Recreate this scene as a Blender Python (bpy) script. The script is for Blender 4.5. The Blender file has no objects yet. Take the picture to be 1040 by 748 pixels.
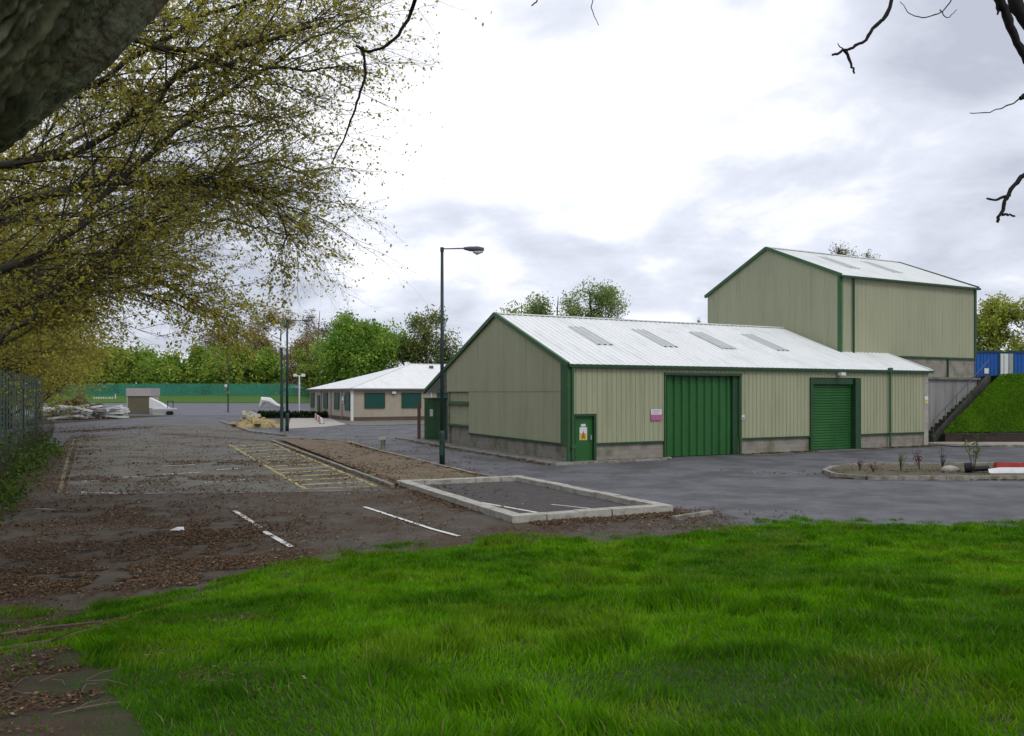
import bpy, math, random
import numpy as np
from mathutils import Vector
S = bpy.context.scene
COL = S.collection
R = math.radians
F = 797.0; CX = 520.0; HY = 399.0; CH = 3.0          # focal length (px of a 1040 px wide frame), horizon row, eye height
UX, UY = 0.892, 0.451                                  # long axis of the estate: U; V is square to it
ROT = math.atan2(UY, UX)
rs = np.random.RandomState(7)

def G(px, py, z=0.0):
    Y = (CH - z) * F / (py - HY)
    return ((px - CX) / F * Y, Y, z)
def A(px, py, Y):
    return ((px - CX) / F * Y, Y, CH + (HY - py) / F * Y)
def AB(a, b, z=0.0):
    return (UX * a - UY * b, UY * a + UX * b, z)

# ------------------------------------------------------------------ value noise
LAT = np.random.RandomState(3).rand(16, 256, 256)
def vn(x, y, sc=1.0, k=0):
    x = np.asarray(x, float) / sc + 1000; y = np.asarray(y, float) / sc + 1000
    xi = np.floor(x).astype(int); yi = np.floor(y).astype(int)
    fx = x - xi; fy = y - yi
    fx = fx * fx * (3 - 2 * fx); fy = fy * fy * (3 - 2 * fy)
    L = LAT[k % 16]
    a = L[xi % 256, yi % 256]; b = L[(xi + 1) % 256, yi % 256]
    c = L[xi % 256, (yi + 1) % 256]; d = L[(xi + 1) % 256, (yi + 1) % 256]
    return (a * (1 - fx) + b * fx) * (1 - fy) + (c * (1 - fx) + d * fx) * fy
def sm(t):
    t = np.clip(t, 0, 1); return t * t * (3 - 2 * t)

# ------------------------------------------------------------------ terrain height
EX = [-60, -11, -8, -6.1, -4.9, -4.3, -2.5, -0.44, 2.2, 4.1, 6.1, 12.4, 60]
EY = [12.0, 12.0, 12.2, 11.9, 12.9, 14.7, 15.9, 17.1, 17.3, 18.7, 19.7, 18.6, 18.6]
def edge(x):
    x = np.asarray(x, float)
    return np.interp(x, EX, EY) * 0.955
def H(x, y):
    x = np.asarray(x, float); y = np.asarray(y, float)
    e = edge(x)
    m = sm(1 - y / e)
    h = 1.45 * m
    h = h + (vn(x, y, 2.3, 1) - 0.5) * 0.16 * np.clip(m * 4, 0, 1) + (vn(x, y, 0.7, 2) - 0.5) * 0.05 * np.clip(m * 4, 0, 1)
    a = x * UX + y * UY; b = -x * UY + y * UX
    bank = 0.9 * sm((-2.5 - a) / 0.9) * (0.8 + 0.4 * vn(x, y, 3, 4)) * sm((46 - b) / 8) * sm((y + 40) / 10)
    h = np.maximum(h, bank)
    far = 1.5 * sm((y - 103) / 42) + 6 * sm((y - 260) / 500)
    return h + far - 0.03 * (h < 0.01)
def GH(px, py):
    z = 1.0
    for _ in range(30):
        p = G(px, py, z); z = 0.5 * z + 0.5 * float(H(p[0], p[1]))
    return G(px, py, z)

# ------------------------------------------------------------------ materials
def nodes(name):
    m = bpy.data.materials.new(name); m.use_nodes = True
    return m, m.node_tree.nodes, m.node_tree.links, m.node_tree.nodes['Principled BSDF']
def mat(name, c1, c2=None, scale=4.0, rough=0.7, bump=0.0, bscale=None, stretch=(1, 1, 1), c3=None, s3=0.6, t3=(0.5, 0.7), metal=0.0, spec=0.3, detail=6, st3=None):
    m, N, L, P = nodes(name)
    tc = N.new('ShaderNodeTexCoord')
    mp = N.new('ShaderNodeMapping'); mp.inputs['Scale'].default_value = stretch
    L.new(tc.outputs['Object'], mp.inputs[0])
    nz = N.new('ShaderNodeTexNoise'); nz.inputs['Scale'].default_value = scale; nz.inputs['Detail'].default_value = detail
    nz.inputs['Roughness'].default_value = 0.65
    L.new(mp.outputs[0], nz.inputs[0])
    rp = N.new('ShaderNodeValToRGB')
    rp.color_ramp.elements[0].position = 0.32; rp.color_ramp.elements[1].position = 0.68
    c2 = c2 or tuple(v * 0.8 for v in c1)
    rp.color_ramp.elements[0].color = (*c1, 1); rp.color_ramp.elements[1].color = (*c2, 1)
    L.new(nz.outputs[0], rp.inputs[0])
    out = rp.outputs[0]
    if c3:
        n3 = N.new('ShaderNodeTexNoise'); n3.inputs['Scale'].default_value = s3; n3.inputs['Detail'].default_value = 7; n3.inputs['Roughness'].default_value = 0.7
        if st3:
            m3 = N.new('ShaderNodeMapping'); m3.inputs['Scale'].default_value = st3; m3.inputs['Location'].default_value = (3.1, 7.7, 1.3)
            L.new(tc.outputs['Object'], m3.inputs[0]); L.new(m3.outputs[0], n3.inputs[0])
        else:
            L.new(tc.outputs['Object'], n3.inputs[0])
        r3 = N.new('ShaderNodeValToRGB'); r3.color_ramp.elements[0].position = t3[0]; r3.color_ramp.elements[1].position = t3[1]
        L.new(n3.outputs[0], r3.inputs[0])
        mx = N.new('ShaderNodeMix'); mx.data_type = 'RGBA'
        L.new(r3.outputs[0], mx.inputs[0]); L.new(out, mx.inputs[6]); mx.inputs[7].default_value = (*c3, 1)
        out = mx.outputs[2]
    L.new(out, P.inputs['Base Color'])
    P.inputs['Roughness'].default_value = rough; P.inputs['Metallic'].default_value = metal
    P.inputs['Specular IOR Level'].default_value = spec
    if bump:
        nb = N.new('ShaderNodeTexNoise'); nb.inputs['Scale'].default_value = bscale or scale * 4; nb.inputs['Detail'].default_value = 8
        L.new(mp.outputs[0], nb.inputs[0])
        b = N.new('ShaderNodeBump'); b.inputs['Strength'].default_value = bump; b.inputs['Distance'].default_value = 0.05
        L.new(nb.outputs[0], b.inputs['Height']); L.new(b.outputs[0], P.inputs['Normal'])
    return m
def brickmat(name, c1, c2, mortar, bw=0.44, bh=0.22, stain=None, axis='X'):
    m, N, L, P = nodes(name)
    tc = N.new('ShaderNodeTexCoord'); sx = N.new('ShaderNodeSeparateXYZ'); L.new(tc.outputs['Object'], sx.inputs[0])
    ad = N.new('ShaderNodeMath'); ad.operation = 'ADD'; L.new(sx.outputs[0], ad.inputs[0]); L.new(sx.outputs[1], ad.inputs[1])
    cb = N.new('ShaderNodeCombineXYZ'); L.new(ad.outputs[0], cb.inputs[0]); L.new(sx.outputs[2], cb.inputs[1])
    br = N.new('ShaderNodeTexBrick'); L.new(cb.outputs[0], br.inputs[0])
    br.inputs['Color1'].default_value = (*c1, 1); br.inputs['Color2'].default_value = (*c2, 1); br.inputs['Mortar'].default_value = (*mortar, 1)
    br.inputs['Scale'].default_value = 1; br.inputs['Mortar Size'].default_value = 0.008
    br.inputs['Brick Width'].default_value = bw; br.inputs['Row Height'].default_value = bh
    n = N.new('ShaderNodeTexNoise'); n.inputs['Scale'].default_value = 1.6; n.inputs['Detail'].default_value = 8; L.new(tc.outputs['Object'], n.inputs[0])
    rp = N.new('ShaderNodeValToRGB'); rp.color_ramp.elements[0].position = 0.45; rp.color_ramp.elements[1].position = 0.72; L.new(n.outputs[0], rp.inputs[0])
    mx = N.new('ShaderNodeMix'); mx.data_type = 'RGBA'; L.new(rp.outputs[0], mx.inputs[0]); L.new(br.outputs[0], mx.inputs[6])
    mx.inputs[7].default_value = (*(stain or tuple(v * 0.5 for v in c1)), 1)
    L.new(mx.outputs[2], P.inputs['Base Color']); P.inputs['Roughness'].default_value = 0.9; P.inputs['Specular IOR Level'].default_value = 0.2
    return m
def leafmat(name, tint=(1, 1, 1), transl=0.35, rough=0.6):
    m, N, L, P = nodes(name)
    at = N.new('ShaderNodeAttribute'); at.attribute_name = 'Col'
    mx = N.new('ShaderNodeMix'); mx.data_type = 'RGBA'; mx.blend_type = 'MULTIPLY'; mx.inputs[0].default_value = 1
    L.new(at.outputs['Color'], mx.inputs[6]); mx.inputs[7].default_value = (*tint, 1)
    L.new(mx.outputs[2], P.inputs['Base Color']); P.inputs['Roughness'].default_value = rough; P.inputs['Specular IOR Level'].default_value = 0.08
    tr = N.new('ShaderNodeBsdfTranslucent'); L.new(mx.outputs[2], tr.inputs[0])
    ms = N.new('ShaderNodeMixShader'); ms.inputs[0].default_value = transl
    L.new(P.outputs[0], ms.inputs[1]); L.new(tr.outputs[0], ms.inputs[2])
    L.new(ms.outputs[0], N['Material Output'].inputs[0])
    return m

M = {}
M['clad'] = mat('sage_cladding', (0.365, 0.38, 0.24), (0.325, 0.338, 0.213), 0.5, 0.55, stretch=(1.2, 1.2, 0.25), c3=(0.25, 0.262, 0.155), s3=0.9, t3=(0.5, 0.8), st3=(3.0, 3.0, 0.22))
M['clad2'] = mat('sage_cladding_tall', (0.345, 0.355, 0.23), (0.30, 0.31, 0.2), 0.5, 0.55, stretch=(1.2, 1.2, 0.25), c3=(0.23, 0.245, 0.15), s3=0.9, t3=(0.52, 0.8), st3=(3.0, 3.0, 0.22))
M['green'] = mat('green_trim_paint', (0.045, 0.125, 0.046), (0.034, 0.095, 0.036), 2, 0.5)
M['dgreen'] = mat('dark_green_paint', (0.024, 0.075, 0.03), (0.017, 0.055, 0.022), 2, 0.5)
M['door'] = mat('green_door_sheet', (0.028, 0.13, 0.030), (0.018, 0.095, 0.022), 0.7, 0.45, stretch=(1, 1, 0.4), c3=(0.012, 0.055, 0.018), s3=1.0, t3=(0.55, 0.8))
M['doorlight'] = mat('green_door_rib', (0.035, 0.14, 0.045), (0.026, 0.11, 0.035), 2, 0.5)
M['roof'] = mat('pale_roof_sheet', (0.80, 0.81, 0.79), (0.73, 0.75, 0.73), 0.6, 0.5, c3=(0.52, 0.56, 0.52), s3=0.7, t3=(0.5, 0.85), st3=(2.5, 0.5, 0.5))
M['rooflight'] = mat('rooflight_plastic', (0.52, 0.54, 0.53), (0.44, 0.46, 0.45), 2, 0.5)
M['block'] = brickmat('grey_blockwork', (0.30, 0.275, 0.235), (0.255, 0.235, 0.2), (0.2, 0.19, 0.17), stain=(0.14, 0.15, 0.09))
M['conc'] = mat('weathered_concrete', (0.40, 0.375, 0.33), (0.30, 0.28, 0.245), 3, 0.9, 0.25, c3=(0.17, 0.17, 0.12), s3=1.2, t3=(0.5, 0.75))
M['concdark'] = mat('dark_concrete', (0.20, 0.19, 0.17), (0.14, 0.135, 0.12), 2, 0.9, 0.3, c3=(0.08, 0.08, 0.06), s3=1.0, t3=(0.5, 0.7))
M['concwall'] = mat('cast_concrete_wall', (0.27, 0.265, 0.25), (0.2, 0.198, 0.19), 1.2, 0.9, 0.1, stretch=(1, 1, 0.3), c3=(0.13, 0.13, 0.115), s3=0.8, t3=(0.5, 0.7), st3=(2, 2, 0.25))
M['kerbm'] = mat('kerb_concrete', (0.34, 0.32, 0.28), (0.25, 0.23, 0.2), 5, 0.9, 0.3, c3=(0.12, 0.115, 0.07), s3=2.2, t3=(0.44, 0.62), detail=10)
M['frameconc'] = mat('pale_new_concrete', (0.46, 0.445, 0.39), (0.36, 0.345, 0.295), 4, 0.85, 0.25, c3=(0.2, 0.185, 0.14), s3=3.5, t3=(0.46, 0.7), detail=10)
M['pole'] = mat('pole_green_black', (0.03, 0.055, 0.055), (0.02, 0.04, 0.04), 4, 0.5)
M['fence'] = mat('fence_green_steel', (0.012, 0.065, 0.055), (0.008, 0.045, 0.04), 3, 0.5)
M['lampg'] = mat('lamp_grey', (0.1, 0.11, 0.12), (0.08, 0.09, 0.1), 4, 0.5)
M['glass'] = mat('lamp_bowl', (0.45, 0.47, 0.48), (0.4, 0.42, 0.43), 4, 0.2)
M['white'] = mat('white_metal', (0.72, 0.73, 0.72), (0.6, 0.61, 0.6), 3, 0.5)
M['galv'] = mat('galvanised_steel', (0.35, 0.38, 0.38), (0.28, 0.31, 0.31), 3, 0.5, metal=0.3)
M['officewall'] = mat('pinkish_render', (0.41, 0.355, 0.28), (0.35, 0.305, 0.24), 1.5, 0.85, stretch=(1, 1, 0.5))
M['officebase'] = mat('brown_plinth', (0.13, 0.09, 0.07), (0.1, 0.07, 0.055), 2, 0.9)
M['shutter'] = mat('dark_green_shutter', (0.012, 0.075, 0.062), (0.01, 0.06, 0.05), 2, 0.45)
M['soffit'] = mat('grey_fascia', (0.16, 0.17, 0.17), (0.13, 0.14, 0.14), 2, 0.6)
M['blue'] = mat('blue_container_paint', (0.015, 0.105, 0.42), (0.012, 0.08, 0.32), 1.2, 0.5, c3=(0.02, 0.05, 0.16), s3=0.8, t3=(0.55, 0.8))
M['dblue'] = mat('dark_blue_roof', (0.02, 0.05, 0.1), (0.015, 0.04, 0.08), 2, 0.6)
M['orange'] = mat('orange_barrier', (0.45, 0.13, 0.04), (0.35, 0.1, 0.03), 2, 0.6)
M['red'] = mat('red_plastic', (0.42, 0.045, 0.035), (0.3, 0.035, 0.03), 3, 0.5)
M['black'] = mat('black_rubber', (0.015, 0.015, 0.017), (0.01, 0.01, 0.012), 3, 0.6)
M['yellow'] = mat('yellow_sign', (0.62, 0.45, 0.02), (0.5, 0.36, 0.02), 5, 0.5)
M['pink'] = mat('faded_red_sign', (0.45, 0.14, 0.28), (0.4, 0.12, 0.24), 5, 0.5)
M['bark'] = mat('rough_bark', (0.2, 0.19, 0.11), (0.035, 0.038, 0.02), 7, 0.95, 1.0, 9, stretch=(1, 1, 0.35), c3=(0.05, 0.075, 0.025), s3=1.5, t3=(0.5, 0.7))
M['moss'] = mat('lichen_bark', (0.3, 0.31, 0.2), (0.1, 0.1, 0.06), 6, 0.95, 1.0, 14, c3=(0.12, 0.075, 0.05), s3=4, t3=(0.45, 0.65))
M['twig'] = mat('branch_bark', (0.07, 0.06, 0.045), (0.04, 0.036, 0.03), 3, 0.9)
M['twigdark'] = mat('wet_twig_bark', (0.028, 0.022, 0.022), (0.018, 0.015, 0.015), 3, 0.9)
M['twigpale'] = mat('bare_twig_bark', (0.16, 0.135, 0.11), (0.11, 0.09, 0.075), 1, 0.9)
M['leaf'] = leafmat('leaf', transl=0.35)
M['leafdull'] = leafmat('leaf_canopy', transl=0.62)
M['grass'] = leafmat('grass_blade', transl=0.3, rough=0.7)
M['litter'] = leafmat('dead_leaf', transl=0.0, rough=0.9)
M['ground'] = mat('soil_and_moss', (0.085, 0.055, 0.034), (0.04, 0.028, 0.018), 3, 0.95, 0.9, 22, c3=(0.04, 0.05, 0.015), s3=0.9, t3=(0.5, 0.7))
M['lawnsoil'] = M['ground']
M['road'] = mat('road_asphalt', (0.142, 0.142, 0.15), (0.098, 0.098, 0.106), 1.3, 0.8, 0.3, 70, c3=(0.074, 0.072, 0.074), s3=0.45, t3=(0.44, 0.58), spec=0.4, detail=12)
M['yard'] = mat('yard_asphalt', (0.15, 0.15, 0.17), (0.125, 0.125, 0.14), 0.5, 0.85)
M['park'] = mat('old_asphalt', (0.112, 0.096, 0.076), (0.062, 0.05, 0.037), 2.2, 0.93, 0.5, 45, c3=(0.065, 0.042, 0.024), s3=0.45, t3=(0.44, 0.6), detail=12)
M['park2'] = mat('grey_worn_asphalt', (0.145, 0.14, 0.12), (0.11, 0.105, 0.088), 1.1, 0.93, 0.3, 45, c3=(0.085, 0.06, 0.036), s3=0.4, t3=(0.5, 0.64), stretch=(.5, 1, 1))
M['verge'] = mat('bare_verge_soil', (0.20, 0.15, 0.095), (0.11, 0.08, 0.052), 1.5, 0.95, 0.6, 20, c3=(0.13, 0.125, 0.045), s3=0.5, t3=(0.5, 0.75))
M['slab'] = mat('pale_paving', (0.42, 0.39, 0.345), (0.34, 0.32, 0.28), 1.0, 0.9, 0.1)
M['bankgrass'] = mat('bank_turf', (0.06, 0.15, 0.012), (0.045, 0.11, 0.01), 2.5, 0.95, 0.8, 12, c3=(0.05, 0.06, 0.015), s3=0.5, t3=(0.55, 0.75))
M['wline'] = mat('worn_white_paint', (0.8, 0.8, 0.77), (0.6, 0.59, 0.55), 8, 0.8, c3=(0.2, 0.18, 0.15), s3=5, t3=(0.56, 0.68))
M['fline'] = mat('faded_white_paint', (0.3, 0.29, 0.27), (0.2, 0.19, 0.17), 8, 0.8, c3=(0.085, 0.075, 0.065), s3=3, t3=(0.42, 0.56))
M['yline'] = mat('faded_yellow_paint', (0.46, 0.38, 0.13), (0.33, 0.27, 0.1), 8, 0.8, c3=(0.16, 0.135, 0.09), s3=3, t3=(0.53, 0.68))
M['bline'] = mat('dirty_boundary_paint', (0.24, 0.2, 0.11), (0.17, 0.14, 0.085), 8, 0.8, c3=(0.1, 0.085, 0.06), s3=3, t3=(0.45, 0.6))
M['yellowrub'] = mat('sandy_rubble', (0.42, 0.33, 0.15), (0.3, 0.235, 0.11), 3, 0.95, 0.6, c3=(0.14, 0.10, 0.06), s3=2, t3=(0.5, 0.7))
M['brick'] = brickmat('dark_brick', (0.075, 0.045, 0.035), (0.05, 0.034, 0.028), (0.04, 0.035, 0.03), 0.225, 0.075, stain=(0.02, 0.025, 0.015))
M['hut'] = mat('hut_brown_board', (0.135, 0.12, 0.075), (0.11, 0.1, 0.06), 2, 0.8)
M['stair'] = mat('grimy_concrete', (.085, .085, .075), (.05, .052, .045), 2, .95, .3, c3=(.03, .045, .02), s3=1.2, t3=(.4, .6))
def netmat():
    m, N, L, P = nodes('green_netting'); P.inputs['Base Color'].default_value = (0.04, 0.24, 0.16, 1); P.inputs['Roughness'].default_value = 0.8
    tr = N.new('ShaderNodeBsdfTransparent'); ms = N.new('ShaderNodeMixShader'); ms.inputs[0].default_value = 0.28
    n = N.new('ShaderNodeTexNoise'); n.inputs['Scale'].default_value = 0.3; tc = N.new('ShaderNodeTexCoord'); L.new(tc.outputs['Object'], n.inputs[0])
    r = N.new('ShaderNodeMapRange'); r.inputs[1].default_value = 0.3; r.inputs[2].default_value = 0.7; r.inputs[3].default_value = 0.2; r.inputs[4].default_value = 0.62
    L.new(n.outputs[0], r.inputs[0]); L.new(r.outputs[0], ms.inputs[0])
    L.new(P.outputs[0], ms.inputs[1]); L.new(tr.outputs[0], ms.inputs[2]); L.new(ms.outputs[0], N['Material Output'].inputs[0]); return m
M['net'] = netmat()

# ------------------------------------------------------------------ object helpers
def link(name, me, mt=None, parent=None):
    o = bpy.data.objects.new(name, me); COL.objects.link(o)
    if mt: me.materials.append(mt)
    if parent: o.parent = parent
    return o
def tag(o, label=None, cat=None, group=None, kind=None):
    if label: o['label'] = label
    if cat: o['category'] = cat
    if group: o['group'] = group
    if kind: o['kind'] = kind
    return o
def empty(name, loc, label, cat, group=None, rz=0.0):
    o = bpy.data.objects.new(name, None); COL.objects.link(o); o.location = loc; o.rotation_euler = (0, 0, rz)
    o.empty_display_size = 0.3
    return tag(o, label, cat, group)
class MB:
    def __init__(s): s.v = []; s.f = []; s.cuts = []
    def add(s, vs, fs):
        n = len(s.v); s.cuts.append((n, len(s.f))); s.v += [tuple(p) for p in vs]; s.f += [tuple(i + n for i in f) for f in fs]; return s
    def box(s, x0, x1, y0, y1, z0, z1):
        return s.add([(x0, y0, z0), (x1, y0, z0), (x1, y1, z0), (x0, y1, z0), (x0, y0, z1), (x1, y0, z1), (x1, y1, z1), (x0, y1, z1)],
                     [(0, 3, 2, 1), (4, 5, 6, 7), (0, 1, 5, 4), (1, 2, 6, 5), (2, 3, 7, 6), (3, 0, 4, 7)])
    def beam(s, p, q, w, h, up=(0, 0, 1)):      # rectangular bar whose centre line runs p to q
        p = Vector(p); q = Vector(q); d = (q - p).normalized(); sd = d.cross(Vector(up)).normalized() * w / 2; u = sd.cross(d).normalized() * h / 2
        vs = [p - sd - u, p + sd - u, p + sd + u, p - sd + u, q - sd - u, q + sd - u, q + sd + u, q - sd + u]
        return s.add(vs, [(0, 1, 2, 3), (7, 6, 5, 4), (0, 4, 5, 1), (1, 5, 6, 2), (2, 6, 7, 3), (3, 7, 4, 0)])
    def tube(s, pts, rad, n=8, cap=True):
        pts = [Vector(p) for p in pts]; rings = []; base = len(s.v)
        if not hasattr(rad, '__len__'): rad = [rad] * len(pts)
        pu = None
        for i, p in enumerate(pts):
            d = (pts[min(i + 1, len(pts) - 1)] - pts[max(i - 1, 0)])
            d = d.normalized() if d.length > 1e-9 else Vector((0, 0, 1))
            u = pu if pu is not None else (Vector((1, 0, 0)) if abs(d.x) < 0.8 else Vector((0, 1, 0)))
            u = (u - d * u.dot(d)).normalized(); pu = u; w = d.cross(u)
            for k in range(n):
                a = 2 * math.pi * k / n; s.v.append(tuple(p + (u * math.cos(a) + w * math.sin(a)) * rad[i]))
        for i in range(len(pts) - 1):
            for k in range(n):
                a = base + i * n + k; b = base + i * n + (k + 1) % n; s.f.append((a, b, b + n, a + n))
        if cap:
            s.f.append(tuple(base + k for k in reversed(range(n)))); s.f.append(tuple(base + (len(pts) - 1) * n + k for k in range(n)))
        return s
    def each(s, name, mt, parent):
        cs = s.cuts + [(len(s.v), len(s.f))]
        for (a, b), (c, d) in zip(cs[:-1], cs[1:]):
            m = MB(); m.v = s.v[a:c]; m.f = [tuple(i - a for i in f) for f in s.f[b:d]]; m.build(name, mt, parent)
    def build(s, name, mt, parent=None, smooth=False):
        me = bpy.data.meshes.new(name); me.from_pydata(s.v, [], s.f); me.update()
        if smooth: me.polygons.foreach_set('use_smooth', [True] * len(me.polygons))
        return link(name, me, mt, parent)
def npmesh(name, V, Fc, mt, parent=None, cols=None, smooth=False):
    V = np.asarray(V, np.float32).reshape(-1, 3); Fc = np.asarray(Fc, np.int32)
    me = bpy.data.meshes.new(name); k = Fc.shape[1]
    me.vertices.add(len(V)); me.vertices.foreach_set('co', V.ravel())
    me.loops.add(Fc.size); me.loops.foreach_set('vertex_index', Fc.ravel())
    me.polygons.add(len(Fc)); me.polygons.foreach_set('loop_start', np.arange(0, Fc.size, k, dtype=np.int32))
    if smooth: me.polygons.foreach_set('use_smooth', np.ones(len(Fc), bool))
    me.update(calc_edges=True)
    if cols is not None:
        a = me.color_attributes.new('Col', 'FLOAT_COLOR', 'POINT')
        c = np.ones((len(V), 4), np.float32); c[:, :3] = cols; a.data.foreach_set('color', c.ravel())
    return link(name, me, mt, parent)
def grid(name, xs, ys, hf, mt, **k):
    X, Y = np.meshgrid(xs, ys); Z = hf(X, Y); V = np.stack([X, Y, Z], -1).reshape(-1, 3)
    nx = len(xs); ny = len(ys); i, j = np.meshgrid(np.arange(nx - 1), np.arange(ny - 1)); a = (j * nx + i).ravel()
    return npmesh(name, V, np.stack([a, a + 1, a + nx + 1, a + nx], 1), mt, smooth=True)
def poly(name, pts, z, mt, **kw):
    mb = MB(); mb.add([(p[0], p[1], z) for p in pts], [tuple(range(len(pts)))])
    o = mb.build(name, mt)
    if o.data.polygons[0].normal.z < 0: o.data.flip_normals()
    return o
def stroke(mb, p, q, w, z):
    p = Vector((p[0], p[1])); q = Vector((q[0], q[1])); d = (q - p).normalized(); n = Vector((-d.y, d.x)) * w / 2
    mb.add([(p.x - n.x, p.y - n.y, z), (q.x - n.x, q.y - n.y, z), (q.x + n.x, q.y + n.y, z), (p.x + n.x, p.y + n.y, z)], [(0, 1, 2, 3)])
def kerb(name, pts, w=0.15, h=0.12, mt=None, z0=0.0, seg=0.9):
    mb = MB()
    P = [Vector((p[0], p[1], 0)) for p in pts]; rr = random.Random(5)
    for a, b in zip(P[:-1], P[1:]):
        L = (b - a).length; n = max(1, round(L / seg)); d = (b - a) / n
        for i in range(n):
            g = d.normalized() * 0.006; hh = h + rr.uniform(-.008, .008)
            mb.beam(a + d * i + g + Vector((0, 0, z0 + hh / 2 - .02)), a + d * (i + 1) - g + Vector((0, 0, z0 + hh / 2 - .02)), w, hh + .04)
    o = mb.build(name, mt or M['kerbm']); return o

# corrugated sheet in local coordinates: runs along 'x' or 'y', sticks out by 'out'
def ribs(mb, axis, u0, u1, base, out, zb, zt, pitch=0.333, depth=0.035, rib=0.3):
    prof = []
    n = max(1, int(round((u1 - u0) / pitch))); p = (u1 - u0) / n
    for i in range(n):
        a = u0 + i * p
        prof += [(a, 0), (a + p * (0.5 - rib / 2), 0), (a + p * (0.5 - rib / 2 + .08), 1), (a + p * (0.5 + rib / 2 - .08), 1), (a + p * (0.5 + rib / 2), 0)]
    prof.append((u1, 0)); st = len(mb.v)
    for u, d in prof:
        o = base + out * depth * d
        for z in (zb(u), zt(u)): mb.v.append((u, o, z) if axis == 'x' else (o, u, z))
    for i in range(len(prof) - 1): mb.f.append((st + 2 * i, st + 2 * i + 2, st + 2 * i + 3, st + 2 * i + 1))
def roofsheet(mb, x0, x1, y0, z0, y1, z1, pitch=0.333, depth=0.035):     # profile along x, from (y0,z0) up to (y1,z1)
    n = int(round((x1 - x0) / pitch)); p = (x1 - x0) / n; prof = []
    for i in range(n):
        a = x0 + i * p; prof += [(a, 0), (a + p * .32, 0), (a + p * .4, 1), (a + p * .6, 1), (a + p * .68, 0)]
    prof.append((x1, 0)); st = len(mb.v)
    for u, d in prof: mb.v += [(u, y0, z0 + d * depth), (u, y1, z1 + d * depth)]
    for i in range(len(prof) - 1): mb.f.append((st + 2 * i, st + 2 * i + 2, st + 2 * i + 3, st + 2 * i + 1))
c_ = lambda v: (lambda u: v)

# ================================================================== WAREHOUSE
W0 = (2.45, 33.7, 0)
wh = empty('warehouse', W0, 'long low sage green metal warehouse with pale roof, big green doors and block plinth', 'warehouse', rz=ROT)
LEN = 23.5; EV = 4.23; SL = 0.386; RS = 7.1; RZ = EV + SL * RS; LW = 13.75; LZ = RZ - SL * (LW - RS)
doors = [(0.2, 1.3, 2.06), (5.1, 9.55, 3.85), (14.3, 17.95, 3.78)]
mb = MB(); u = 0.04
for (a, b, h) in doors:
    if a - u > 0.05: ribs(mb, 'x', u, a, -0.05, -1, c_(0.78), c_(EV), pitch=.25, depth=.03)
    ribs(mb, 'x', a, b, -0.05, -1, c_(h), c_(EV), pitch=.25, depth=.03); u = b
ribs(mb, 'x', u, LEN - .35, -0.05, -1, c_(0.78), c_(EV), pitch=.25, depth=.03)
mb.build('side_wall', M['clad'], wh)
gt = lambda s: (RZ - SL * abs(s - RS)) - 0.02
mb = MB()
ribs(mb, 'y', 0.5, 10.6, -0.05, -1, c_(0.78), lambda s: min(gt(s), 3.06), depth=0.014)
ribs(mb, 'y', 0.5, 13.75, -0.07, -1, c_(3.06), gt, depth=0.014)
mb.build('gable_wall', M['clad'], wh)
mb = MB(); ribs(mb, 'y', 10.62, 13.75, 0.10, -1, c_(1.2), c_(3.06), depth=0.02); mb.build('inset_panel', M['clad'], wh)
MB().box(-0.1, 0.12, 10.6, 13.75, 2.32, 2.5).box(-0.06, 0.12, 10.6, 13.75, 1.1, 1.2).each('panel_rail', M['green'], wh)
# lean-to continuing the gable slope, set back
mb = MB(); ribs(mb, 'y', 13.75, 17.3, 3.0, -1, c_(0.1), lambda s: RZ - SL * abs(s - RS) - .05, depth=0.02); mb.build('lean_to_wall', M['clad'], wh)
# plinth
mb = MB(); u = 0
for (a, b, h) in doors: 
    mb.box(u, a, 0.0, 0.25, 0, 0.78); u = b
mb.box(u, LEN, 0.0, 0.25, 0, 0.78)
mb.box(0, 0.25, 0.25, 10.6, 0, 0.78).box(0.14, 0.3, 10.6, 13.75, 0, 1.12)
mb.box(0.25, LEN, 0.26, 0.4, 0.02, 4.1)      # inner lining, closes the building
mb.box(0.0, LEN, 13.6, 13.75, 0, 4.2); mb.box(LEN - .12, LEN, 0.45, 13.6, 0, 4.2)
mb.build('plinth', M['block'], wh)
MB().box(LEN - .35, LEN + .03, -0.07, 0.25, 0, EV - .05).build('end_pier', M['conc'], wh)
# drip flashing
mb = MB(); u = 1.3
for a, b in ((1.3, 5.1), (9.55, 14.3), (17.95, LEN - .36)): mb.box(a + .003, b - .003, -0.11, 0.0, 0.72, 0.80)
mb.box(-0.11, 0.0, 0.5, 10.6, 0.72, 0.80)
mb.each('drip_flashing', M['dgreen'], wh)
MB().box(-0.13, -0.0, 0.0, 0.5, 0.74, EV + .05).box(-0.13, 0.18, -0.12, 0.0, 0.0, EV - .02).each('corner_trim', M['green'], wh)
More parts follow.
